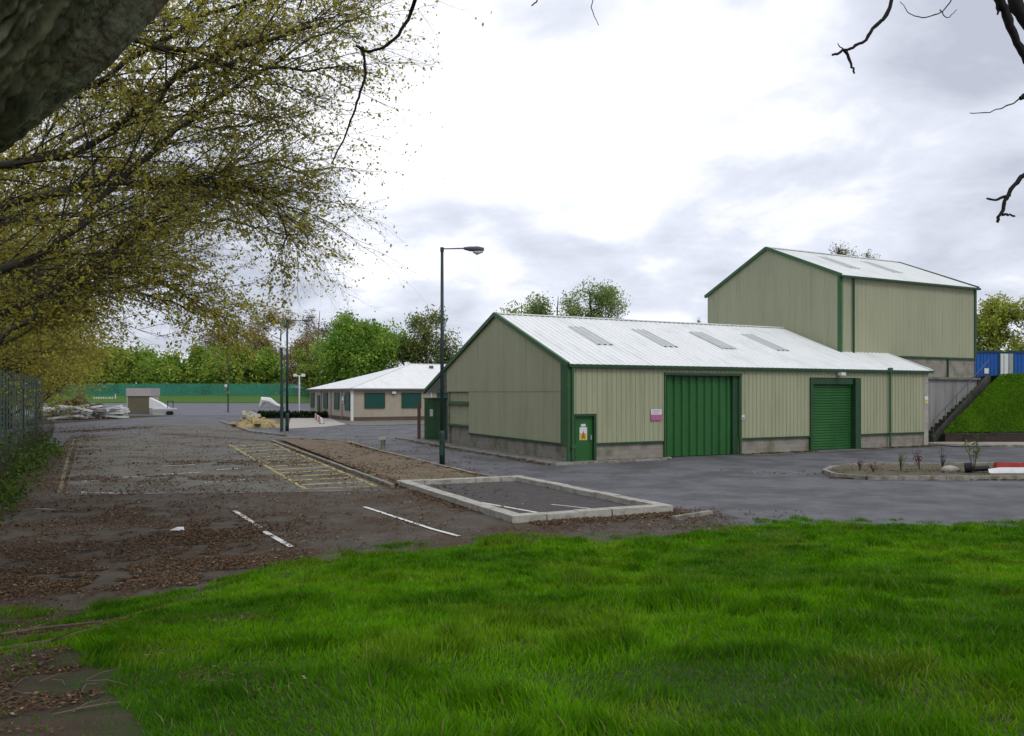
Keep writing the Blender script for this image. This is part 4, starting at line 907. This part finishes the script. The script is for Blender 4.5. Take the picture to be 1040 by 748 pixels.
MB().tube([(-1.4, .6, 1.25), (-1.0, .6, 2.1), (-.2, .6, 2.0), (.6, .6, 1.5), (1.3, .6, 1.25)], [.15, .45, .4, .25, .1], 8).build('cover_sheet', M['white'], o)
# orange white barrier board near office
a = G(319, 424); b_ = G(327, 431); o = empty('barrier_board', ((a[0] + b_[0]) / 2, (a[1] + b_[1]) / 2, 0), 'orange and white barrier boards lying at the office entrance', 'barrier'); B2 = Vector(o.location)
d = (Vector(b_) - Vector(a)); mb = MB(); mb2 = MB()
for k in range(6):
    p0 = Vector(a) + d * (k / 6) - B2; p1 = Vector(a) + d * ((k + 1) / 6) - B2; (mb if k % 2 else mb2).beam(p0 + Vector((0, 0, .3)), p1 + Vector((0, 0, .3)), .12, .5)
mb.build('white_band', M['white'], o); mb2.build('orange_band', M['orange'], o)
for f in (.02, .98): MB().box((Vector(a) + d * f - B2).x - .2, (Vector(a) + d * f - B2).x + .2, (Vector(a) + d * f - B2).y - .2, (Vector(a) + d * f - B2).y + .2, 0, .08).build('foot', M['black'], o)
o = empty('hedge', (-.285 * 92, 92, 0), 'long low dark clipped hedge before the far yard', 'hedge')
rng = np.random.RandomState(2); n = 2600; C = np.stack([rng.uniform(-4.5, 5.0, n), rng.uniform(-.5, .5, n), rng.uniform(.05, .75, n) * (.8 + .4 * rng.rand(n))], 1)
Vv, Fc, cc = leaves(C, .28, rng, (.02, .035, .015), .4); npmesh('crown', Vv, Fc, M['leaf'], o, cc)
mb = MB()
for k in range(14): mb.tube([(-4.3 + k * .68, 0, 0), (-4.3 + k * .68 + .1, 0, .6)], .02, 4)
mb.build('stem', M['twig'], o)
# bollard stub on the verge kerb
c = G(389, 459); o = empty('bollard', (c[0], c[1], 0), 'short weathered grey green bollard on the verge kerb beside the road', 'bollard')
MB().tube([(0, 0, 0), (0, 0, .08), (0, 0, .55), (.02, 0, .62)], [.16, .13, .12, .15], 10).build('shaft', mat('mossy_grey', (.2, .23, .17), (.12, .14, .1), 8), o, True)
MB().box(-.2, .18, -.14, .14, .6, .74).build('cap', mat('broken_cap', (.42, .42, .38), (.28, .28, .25), 8), o)
# fallen red and white barrier on the island
c = G(1012, 483); o = empty('fallen_barrier', (c[0], c[1], .09), 'red and white plastic barrier lying flat on the planting island', 'barrier'); s = c[1] / F
MB().add([(0, 0, .05), (3.2, .2, .05), (3.2, .5, .12), (.1, .4, .12), (0.05, .05, .38), (3.2, .3, .33), (3.2, .5, .3), (.15, .4, .34)], [(0, 1, 5, 4), (4, 5, 6, 7), (7, 6, 2, 3), (0, 4, 7, 3), (1, 2, 6, 5)]).build('red_panel', M['red'], o)
MB().add([(-.35, -.15, .0), (3.2, -.05, .0), (3.2, .02, .2), (.1, -.02, .2), (-.3, .0, .14), (3.2, .15, .02)], [(0, 1, 2, 3), (0, 3, 4), (3, 2, 5, 4)]).build('white_base', M['white'], o)
MB().tube([(-1.1, .1, .18), (-.9, .0, .2)], .18, 12).tube([(-.75, .2, .12), (-.2, .15, .16)], .1, 8).build('rubber_foot', M['black'], o)
c = G(965, 482); o = empty('stone', (c[0], c[1], .09), 'pale broken stone lying on the planting island', 'stone')
mb = MB(); rng = np.random.RandomState(8)
import bmesh
bm = bmesh.new(); bmesh.ops.create_icosphere(bm, subdivisions=2, radius=.2)
for v in bm.verts: v.co = Vector((v.co.x * 1.5, v.co.y, v.co.z * .8)) * (1 + .3 * (float(vn(v.co.x * 9, v.co.y * 9 + v.co.z * 7, .8, 6)) - .5)) + Vector((0, 0, .08))
me = bpy.data.meshes.new('rock'); bm.to_mesh(me); bm.free(); link('rock', me, M['conc'], o)
# small plants on the island
def plant(px, py, h, w, ca, label, nm='sapling', seed=0, nl=70, z=.09, ls=.07):
    rng = np.random.RandomState(seed); rr = random.Random(seed); c = G(px, py); o = empty(nm, (c[0], c[1], z), label, 'plant', 'small plants by the road'); mb = MB(); pts = []
    for k in range(7):
        a = rr.uniform(0, 6.3); e3 = Vector((math.cos(a) * w * rr.random(), math.sin(a) * w * rr.random(), h * rr.uniform(.6, 1))); m_ = e3 * .5 + Vector((0, 0, h * .08)); mb.tube([(0, 0, 0), m_, e3], [.012, .009, .004], 4, False)
        for _ in range(nl // 7): pts.append(m_.lerp(e3, rr.random()) + Vector(rng.normal(size=3)) * w * .2)
    mb.build('stem', M['twig'], o); Vv, Fc, cc = leaves(np.array([list(p) for p in pts]), ls, rng, ca, .4); npmesh('foliage', Vv, Fc, M['leaf'], o, cc)
plant(873, 481, .5, .2, (.16, .05, .04), 'first small reddish twiggy plant from the island tip', seed=1, nl=30)
plant(887, 482, .35, .2, (.16, .06, .04), 'low reddish plant just right of the first on the island', seed=2, nl=30)
plant(915, 481, .7, .25, (.12, .17, .03), 'pale green leafy plant near the middle of the island', seed=3)
plant(934, 480, .75, .3, (.14, .04, .04), 'dark red bushy plant right of the pale green one on the island', seed=4)
plant(957, 479, .8, .25, (.08, .06, .03), 'thin upright bare plant near the pale stone on the island', seed=5, nl=28)
plant(989, 483, 1.35, .35, (.16, .18, .02), 'tallest yellow green sapling on the island beside the fallen barrier', seed=6, nl=150)
plant(992, 455, .8, .45, (.13, .15, .08), 'ragged pale weed at the foot of the brick retaining wall', seed=7, z=.06)
plant(946, 436, 1.6, .7, (.025, .035, .015), 'dark ivy shrub in the corner beside the warehouse end pier', nm='shrub', seed=8, nl=400, z=.05, ls=.13)

# ================================================================== IVY ON FENCE, LITTER, GRASS
rng = np.random.RandomState(41)
n = 7000; b = rng.uniform(13, 46, n); hgt = rng.uniform(0, 1, n) ** 1.5 * (.25 + 1.1 * vn(b, b * 0, 1.6, 3)); a = -2.75 + rng.normal(size=n) * .25 - .1 * hgt
x = UX * a - UY * b; y = UY * a + UX * b; z = np.maximum(0, H(x, y)) + hgt
iv = empty('ivy', (-13, 20, .5), 'tangle of ivy and brambles climbing the palisade fence', 'ivy'); iv['kind'] = 'stuff'
Vv, Fc, cc = leaves(np.stack([x, y, z], 1) - np.array(iv.location), .12, rng, (.07, .12, .02), .5); npmesh('foliage', Vv, Fc, M['leaf'], iv, cc)
ivs = MB()
for k in range(60):
    bb = 13 + k * .55; p = Vector(AB(-2.85, bb, .7)) - Vector(iv.location); ivs.tube([p, p + Vector((.1, .1, .6)), p + Vector((-.1, .2, 1.3))], [.015, .012, .005], 4, False)
ivs.build('stem', M['twig'], iv)

# leaf litter
def litter(n, cx, cy, rx, ry, rng): 
    return np.stack([cx + rng.normal(size=n) * rx, cy + rng.normal(size=n) * ry], 1)
L_ = []
for (px, py, sx, sy, n) in [(150, 500, 3.0, 1.6, 5000), (215, 545, 1.1, 1.3, 7000), (90, 525, 2.0, 1.5, 5000), (235, 572, 1.2, .5, 4500), (40, 560, 1.2, 1.0, 4000), (70, 585, 1.2, .5, 4000), (150, 592, 1.0, .3, 3000), (20, 600, .8, .5, 2500), (960, 481, 4, .5, 1500), (110, 460, 5, 8, 1200), (160, 487, 3.0, .9, 5000), (205, 471, 2.0, .8, 2500), (330, 530, 2.5, 2.5, 3500), (600, 535, 2.5, .5, 2500), (690, 524, 1.0, .6, 2500), (440, 500, 1.0, 2.0, 1200), (320, 465, 2.5, 5, 3000), (400, 478, 2, 3, 2500), (80, 436, 4, 3, 2500), (205, 440, 8, 5, 1500)]:
    c = G(px, py); L_.append(litter(int(n * (1.7 if py > 515 and px < 300 else 1.0)), c[0], c[1], sx, sy, rng))
aa = rng.uniform(-3, 8, 5000); bb = rng.uniform(8, 58, 5000); L_.append(np.stack([UX * aa - UY * bb, UY * aa + UX * bb], 1))
# inner dirt areas on the lawn
for (px, py, sx, sy, n) in [(60, 640, .8, .5, 5000), (40, 700, .6, .8, 9000), (230, 628, .35, .3, 500), (245, 692, .25, .2, 300)]:
    c = GH(px, py); L_.append(litter(n, c[0], c[1], sx, sy, rng))
for (p, q, n, w) in [(wl(1.3, -.2), wl(5.1, -.25), 1500, .14), (wl(9.6, -.2), wl(14.2, -.3), 1800, .16), (wl(18, -.2), wl(23.5, -.25), 1600, .16), (wl(-.25, .2), wl(-.25, 13), 2500, .14), (G(353, 452), G(500, 489), 2500, .15), (G(409, 496), G(524, 534), 2500, .25), (G(527, 487.5), G(690, 520), 2000, .15), (G(411, 496), G(280, 450), 3000, .2), (G(842, 486), G(1100, 488.5), 2500, .15), (G(524, 534), G(680, 524), 2500, .2), (wl(-1.4, 16), wl(-1.5, -1), 1500, .12), (G(415, 497), G(520, 527), 900, .12), (G(84, 441), G(68, 500), 3500, .5), (G(150, 434), G(60, 440), 3000, .9)]:
    f = rng.rand(n)[:, None]; L_.append(np.array([p[:2]]) * (1 - f) + np.array([q[:2]]) * f + rng.normal(size=(n, 2)) * w)
P2 = np.concatenate(L_); Y2 = P2[:, 1]; ok = (Y2 > 2.5) & (vn(P2[:, 0], P2[:, 1], .8, 7) * .6 + vn(P2[:, 0], P2[:, 1], .25, 8) * .4 > .40)
P2 = P2[ok]
hz = H(P2[:, 0], P2[:, 1]); P2z = np.maximum(hz, .02) + .012 + .01 * rng.rand(len(P2))
def inpoly(px, py, pg):
    c = np.zeros(len(px), bool); j = len(pg) - 1
    for i in range(len(pg)):
        xi, yi, xj, yj = pg[i][0], pg[i][1], pg[j][0], pg[j][1]
        c ^= ((yi > py) != (yj > py)) & (px < (xj - xi) * (py - yi) / (yj - yi + 1e-9) + xi); j = i
    return c
P2z = np.where(inpoly(P2[:, 0], P2[:, 1], vg), .108, P2z); P2z = np.where(inpoly(P2[:, 0], P2[:, 1], it), .098, P2z)
a2 = P2[:, 0] * UX + P2[:, 1] * UY
kindc = rng.rand(len(P2))[:, None]
colr = np.where(kindc < .55, np.array([[.085, .05, .028]]), np.where(kindc < .93, np.array([[.13, .085, .05]]), np.array([[.24, .18, .12]])))
Vv, Fc, cc = leaves(np.stack([P2[:, 0], P2[:, 1], P2z], 1), .018 + .0019 * np.clip(P2[:, 1], 0, 40), rng, colr, .4, flat=.85, asp=.6)
sizefac = 1
o = npmesh('leaf_litter', Vv, Fc, M['litter'], None, cc); tag(o, 'brown dead leaves and twigs scattered over the old car park', 'leaf litter', kind='stuff')
# twigs on dirt
mb = MB(); rr = random.Random(13)
for k in range(230):
    px, py = (rr.uniform(-10, 110), rr.uniform(625, 745)) if k < 26 else (rr.uniform(30, 300), rr.uniform(500, 590))
    c = Vector(GH(px, py) if py > 600 else G(px, py, .03)); a = rr.gauss(.2, .9); L1 = rr.uniform(.1, .5 if k < 70 else .35); d = Vector((math.cos(a), math.sin(a), 0)) * L1 / 2
    p0, p1 = c - d, c + d
    for p in (p0, p1): p.z = max(float(H(p.x, p.y)), .02) + .02
    mid = (p0 + p1) / 2 + Vector((rr.gauss(0, .02), rr.gauss(0, .02), .015)); mb.tube([p0, mid, p1], [.004, .0035, .002], 4, False)
tag(mb.build('fallen_twigs', mat('dry_twig', (.2, .14, .1), (.12, .085, .06), 6)), 'dry fallen twigs lying on the dirt and car park', 'twigs', kind='stuff')
# near big roots/sticks at left bottom
for k, (pp, lb) in enumerate([([(-5, 648), (40, 641), (104, 634)], 'upper of two long pale sticks on the dirt at lower left'), ([(-5, 663), (50, 655), (100, 640)], 'lower of two long pale sticks on the dirt at lower left')]):
    c0 = Vector(GH(*pp[1])); o = empty('stick', c0, lb, 'stick', 'long sticks on the dirt')
    Q = [Vector(GH(*q)) - c0 + Vector((0, 0, .03)) for q in pp]; MB().tube(Q, [.018, .016, .008], 6).build('wood', mat('pale_stick', (.2, .15, .11), (.12, .09, .07), 6), o)
    MB().tube([Q[1], Q[1] + Vector((.15, .12, .05))], [.01, .004], 5).build('side_shoot', M['twig'], o)
# white scrap of litter
c = G(180, 540); o = empty('paper_scrap', (c[0], c[1], .02), 'crumpled white scrap on the leaf covered tarmac', 'litter')
MB().add([(-.16, -.05, .01), (.02, -.1, .02), (.17, -.02, .01), (.1, .08, .07), (-.06, .1, .02), (0, 0, .08)], [(0, 1, 5), (1, 2, 5), (2, 3, 5), (3, 4, 5), (4, 0, 5), (0, 4, 3, 2, 1)]).build('paper', M['white'], o)

# grass
rng = np.random.RandomState(99)
def grass(n, y0, y1, seed, hscale=1.0, tuft=False):
    Y = rng.uniform(y0, y1, n); X = rng.uniform(-1, 1, n) * (.72 * Y + 1.2)
    e = edge(X) + (vn(X, Y * 0, .8, 9) - .45) * .7 + 2.6 * (X < -5.4) * vn(X, Y, .7, 3)
    ok = Y < e
    X, Y, e = X[ok], Y[ok], e[ok]
    r = X / Y; nb = vn(X, Y, .5, 10); nb2 = vn(X, Y, 1.4, 11)
    dirt = (r < -.535 + (nb - .5) * .16) & (Y < 7.2 + (nb2 - .5) * 1.5) & (rng.rand(len(X)) < .97)
    left = (X < -4.2 - (nb - .5) * 2) & (Y > 6.5) & (nb2 * .5 + nb * .5 > .63 - .02 * (Y - 8))
    far_left = (X < -4.5) & (nb2 < .33)
    keep = ~dirt & ~(left & (rng.rand(len(X)) < .93))
    for (px, py, sx, sy) in [(230, 628, .42, .4), (245, 692, .25, .2), (795, 541, .6, .3), (815, 640, .16, .14)]:
        c = GH(px, py); q = ((X - c[0]) / sx) ** 2 + ((Y - c[1]) / sy) ** 2 + (nb - .5) * 2.5
        keep &= ~((q < 1) & (rng.rand(len(X)) < .7))
    return X[keep], Y[keep], e[keep]
X, Y, e = grass(640000, 2.4, 20.5, 1)
n = len(X); Z = H(X, Y)
nz = vn(X, Y, .45, 12); nz2 = vn(X, Y, 1.7, 13); nz3 = vn(X, Y, .16, 14)
tuft = np.clip((nz * .55 + nz3 * .45 - .48) * 3.2, 0, 1)
hh = .84 * (.055 + .10 * nz2 * nz + .13 * tuft * nz2) * rng.uniform(.5, 1.25, n)
hh *= np.where(X < -4, .8, 1)
az = rng.uniform(0, 2 * np.pi, n) * .6 + vn(X, Y, .6, 15) * 9; lean = rng.uniform(.15, .9, n) * hh
wd = (.0015 + .00046 * Y) * rng.uniform(.7, 1.3, n)
fa = rng.uniform(0, 2 * np.pi, n); sx = np.cos(fa) * wd; sy = np.sin(fa) * wd; dx = np.cos(az) * lean; dy = np.sin(az) * lean
Zb = Z - .015
V = np.empty((n, 5, 3), np.float32)
V[:, 0] = np.stack([X - sx, Y - sy, Zb], 1); V[:, 1] = np.stack([X + sx, Y + sy, Zb], 1)
V[:, 2] = np.stack([X + dx * .35 - sx * .75, Y + dy * .35 - sy * .75, Zb + hh * .6], 1); V[:, 3] = np.stack([X + dx * .35 + sx * .75, Y + dy * .35 + sy * .75, Zb + hh * .6], 1)
V[:, 4] = np.stack([X + dx, Y + dy, Zb + hh], 1)
i0 = (np.arange(n) * 5)[:, None]
Fc = np.stack([i0 + [0, 1, 3], i0 + [0, 3, 2], i0 + [2, 3, 4]], 1).reshape(-1, 3)
ca = np.array([.135, .34, .003]); cb_ = np.array([.066, .20, .003]); cy = np.array([.3, .33, .03]); cd = np.array([.028, .105, .004])
m1 = np.clip(nz2 * 1.6 - .3, 0, 1)[:, None]; cc = ca * m1 + cb_ * (1 - m1)
m2 = (tuft * .65)[:, None]; cc = cc * (1 - m2) + cd * m2
yl = ((vn(X, Y, .9, 5) > .68) * .35 * rng.rand(n))[:, None]; cc = cc * (1 - yl) + cy * yl
dry = (rng.rand(n) < .03)[:, None]; cc = np.where(dry, np.array([.26, .22, .1]), cc)
cc = cc * rng.uniform(.75, 1.25, (n, 1))
o = npmesh('grass', V.reshape(-1, 3), Fc, M['grass'], None, np.repeat(cc, 5, 0)); tag(o, 'lush green uncut grass in the foreground', 'grass', kind='stuff')
# turf on the bank
n = 110000; y = rng.uniform(47.0, 51.2, n); xl = 25.85 + (y - 47) * 1.487; x = xl + rng.rand(n) * 16
z = bankh(x, y) + (vn(x, y, 1.5, 5) - .5) * .18
C = np.stack([x, y, z + .05], 1); q = vn(x, y, 1.0, 6)[:, None]
Vv, Fc, cc = leaves(C, .075, rng, np.array([.13, .28, .01]) * q + np.array([.08, .18, .01]) * (1 - q), .35); 
o = npmesh('bank_grass', Vv, Fc, M['grass'], None, cc); tag(o, 'rough green grass growing on the bank', 'grass', kind='stuff')

# ================================================================== WORLD, SUN, CAMERA
w = bpy.data.worlds.new('World'); S.world = w; w.use_nodes = True
N = w.node_tree.nodes; L = w.node_tree.links; bg = N['Background']
SUN_EL = R(48); SUN_AZ = R(150)
sky = N.new('ShaderNodeTexSky'); sky.sky_type = 'NISHITA'; sky.sun_disc = False; sky.sun_elevation = SUN_EL; sky.sun_rotation = SUN_AZ
tc = N.new('ShaderNodeTexCoord'); sp = N.new('ShaderNodeSeparateXYZ'); L.new(tc.outputs['Generated'], sp.inputs[0])
def mth(op, a, b=None, c=None):
    n_ = N.new('ShaderNodeMath'); n_.operation = op
    for i, v in enumerate((a, b, c)):
        if v is None: continue
        if isinstance(v, (int, float)): n_.inputs[i].default_value = v
        else: L.new(v, n_.inputs[i])
    return n_.outputs[0]
zc = mth('MAXIMUM', sp.outputs[2], 0.0); zz = mth('ADD', zc, .26)
cbn = N.new('ShaderNodeCombineXYZ'); L.new(mth('DIVIDE', sp.outputs[0], zz), cbn.inputs[0]); L.new(mth('DIVIDE', sp.outputs[1], zz), cbn.inputs[1])
def noise(sc, det, loc, rough=.55, st=(1, 1, 1)):
    mp = N.new('ShaderNodeMapping'); mp.inputs['Location'].default_value = loc; mp.inputs['Scale'].default_value = st; L.new(cbn.outputs[0], mp.inputs[0])
    n_ = N.new('ShaderNodeTexNoise'); n_.inputs['Scale'].default_value = sc; n_.inputs['Detail'].default_value = det; n_.inputs['Roughness'].default_value = rough; n_.inputs['Distortion'].default_value = .3
    L.new(mp.outputs[0], n_.inputs[0]); return n_.outputs[0]
def mrange(v, a, b, c, d):
    n_ = N.new('ShaderNodeMapRange'); n_.interpolation_type = 'SMOOTHSTEP'; n_.inputs[1].default_value = a; n_.inputs[2].default_value = b; n_.inputs[3].default_value = c; n_.inputs[4].default_value = d; L.new(v, n_.inputs[0]); return n_.outputs[0]
n1 = noise(1.35, 7, (2.3, 5.1, 0), .5); n2 = noise(3.4, 6, (8.0, 1.0, 3), .6)
nn = mth('ADD', mth('MULTIPLY', n1, .7), mth('MULTIPLY', n2, .3))
# bright break in the overcast, ahead and to the left of centre, high
dp = N.new('ShaderNodeVectorMath'); dp.operation = 'DOT_PRODUCT'; bd = Vector((.0, 1, .50)).normalized(); dp.inputs[1].default_value = bd; L.new(tc.outputs['Generated'], dp.inputs[0])
br_ = mrange(dp.outputs['Value'], .90, 1.0, -.03, .12)
tot = mth('ADD', nn, br_)
cl = N.new('ShaderNodeValToRGB'); L.new(tot, cl.inputs[0])
e_ = cl.color_ramp.elements
K = 1.0
e_[0].position = .36; e_[0].color = (.50, .53, .62, 1); e_[1].position = .64; e_[1].color = (1.25, 1.25, 1.27, 1)
m_ = e_.new(.5); m_.color = (.76, .79, .89, 1)
mu = N.new('ShaderNodeVectorMath'); mu.operation = 'SCALE'; mu.inputs['Scale'].default_value = 10.0; L.new(cl.outputs[0], mu.inputs[0])
mix = N.new('ShaderNodeMix'); mix.data_type = 'RGBA'; mix.inputs[0].default_value = .93; L.new(sky.outputs[0], mix.inputs[6]); L.new(mu.outputs[0], mix.inputs[7])
L.new(mix.outputs[2], bg.inputs[0]); bg.inputs[1].default_value = .1
sl = bpy.data.lights.new('sun', 'SUN'); sl.energy = 0.9; sl.angle = R(18); sl.color = (1, .96, .9)
so = bpy.data.objects.new('sun', sl); COL.objects.link(so)
dv = Vector((math.sin(SUN_AZ) * math.cos(SUN_EL), math.cos(SUN_AZ) * math.cos(SUN_EL), math.sin(SUN_EL)))
so.rotation_euler = dv.to_track_quat('Z', 'Y').to_euler(); so.location = (0, 0, 30)
cd_ = bpy.data.cameras.new('camera'); cam = bpy.data.objects.new('camera', cd_); COL.objects.link(cam); S.camera = cam
cam.location = (0, 0, CH); cam.rotation_euler = (R(90), 0, 0)
cd_.sensor_width = 36; cd_.lens = 36 * F / 1040; cd_.shift_y = (HY - 374) / 1040; cd_.clip_end = 4000; cd_.clip_start = .05
S.view_settings.view_transform = 'Standard'; S.view_settings.look = 'None'; S.view_settings.gamma = 1; S.view_settings.exposure = 0.18; S.view_settings.use_curve_mapping = False
S.cycles.max_bounces = 6; S.cycles.transparent_max_bounces = 12
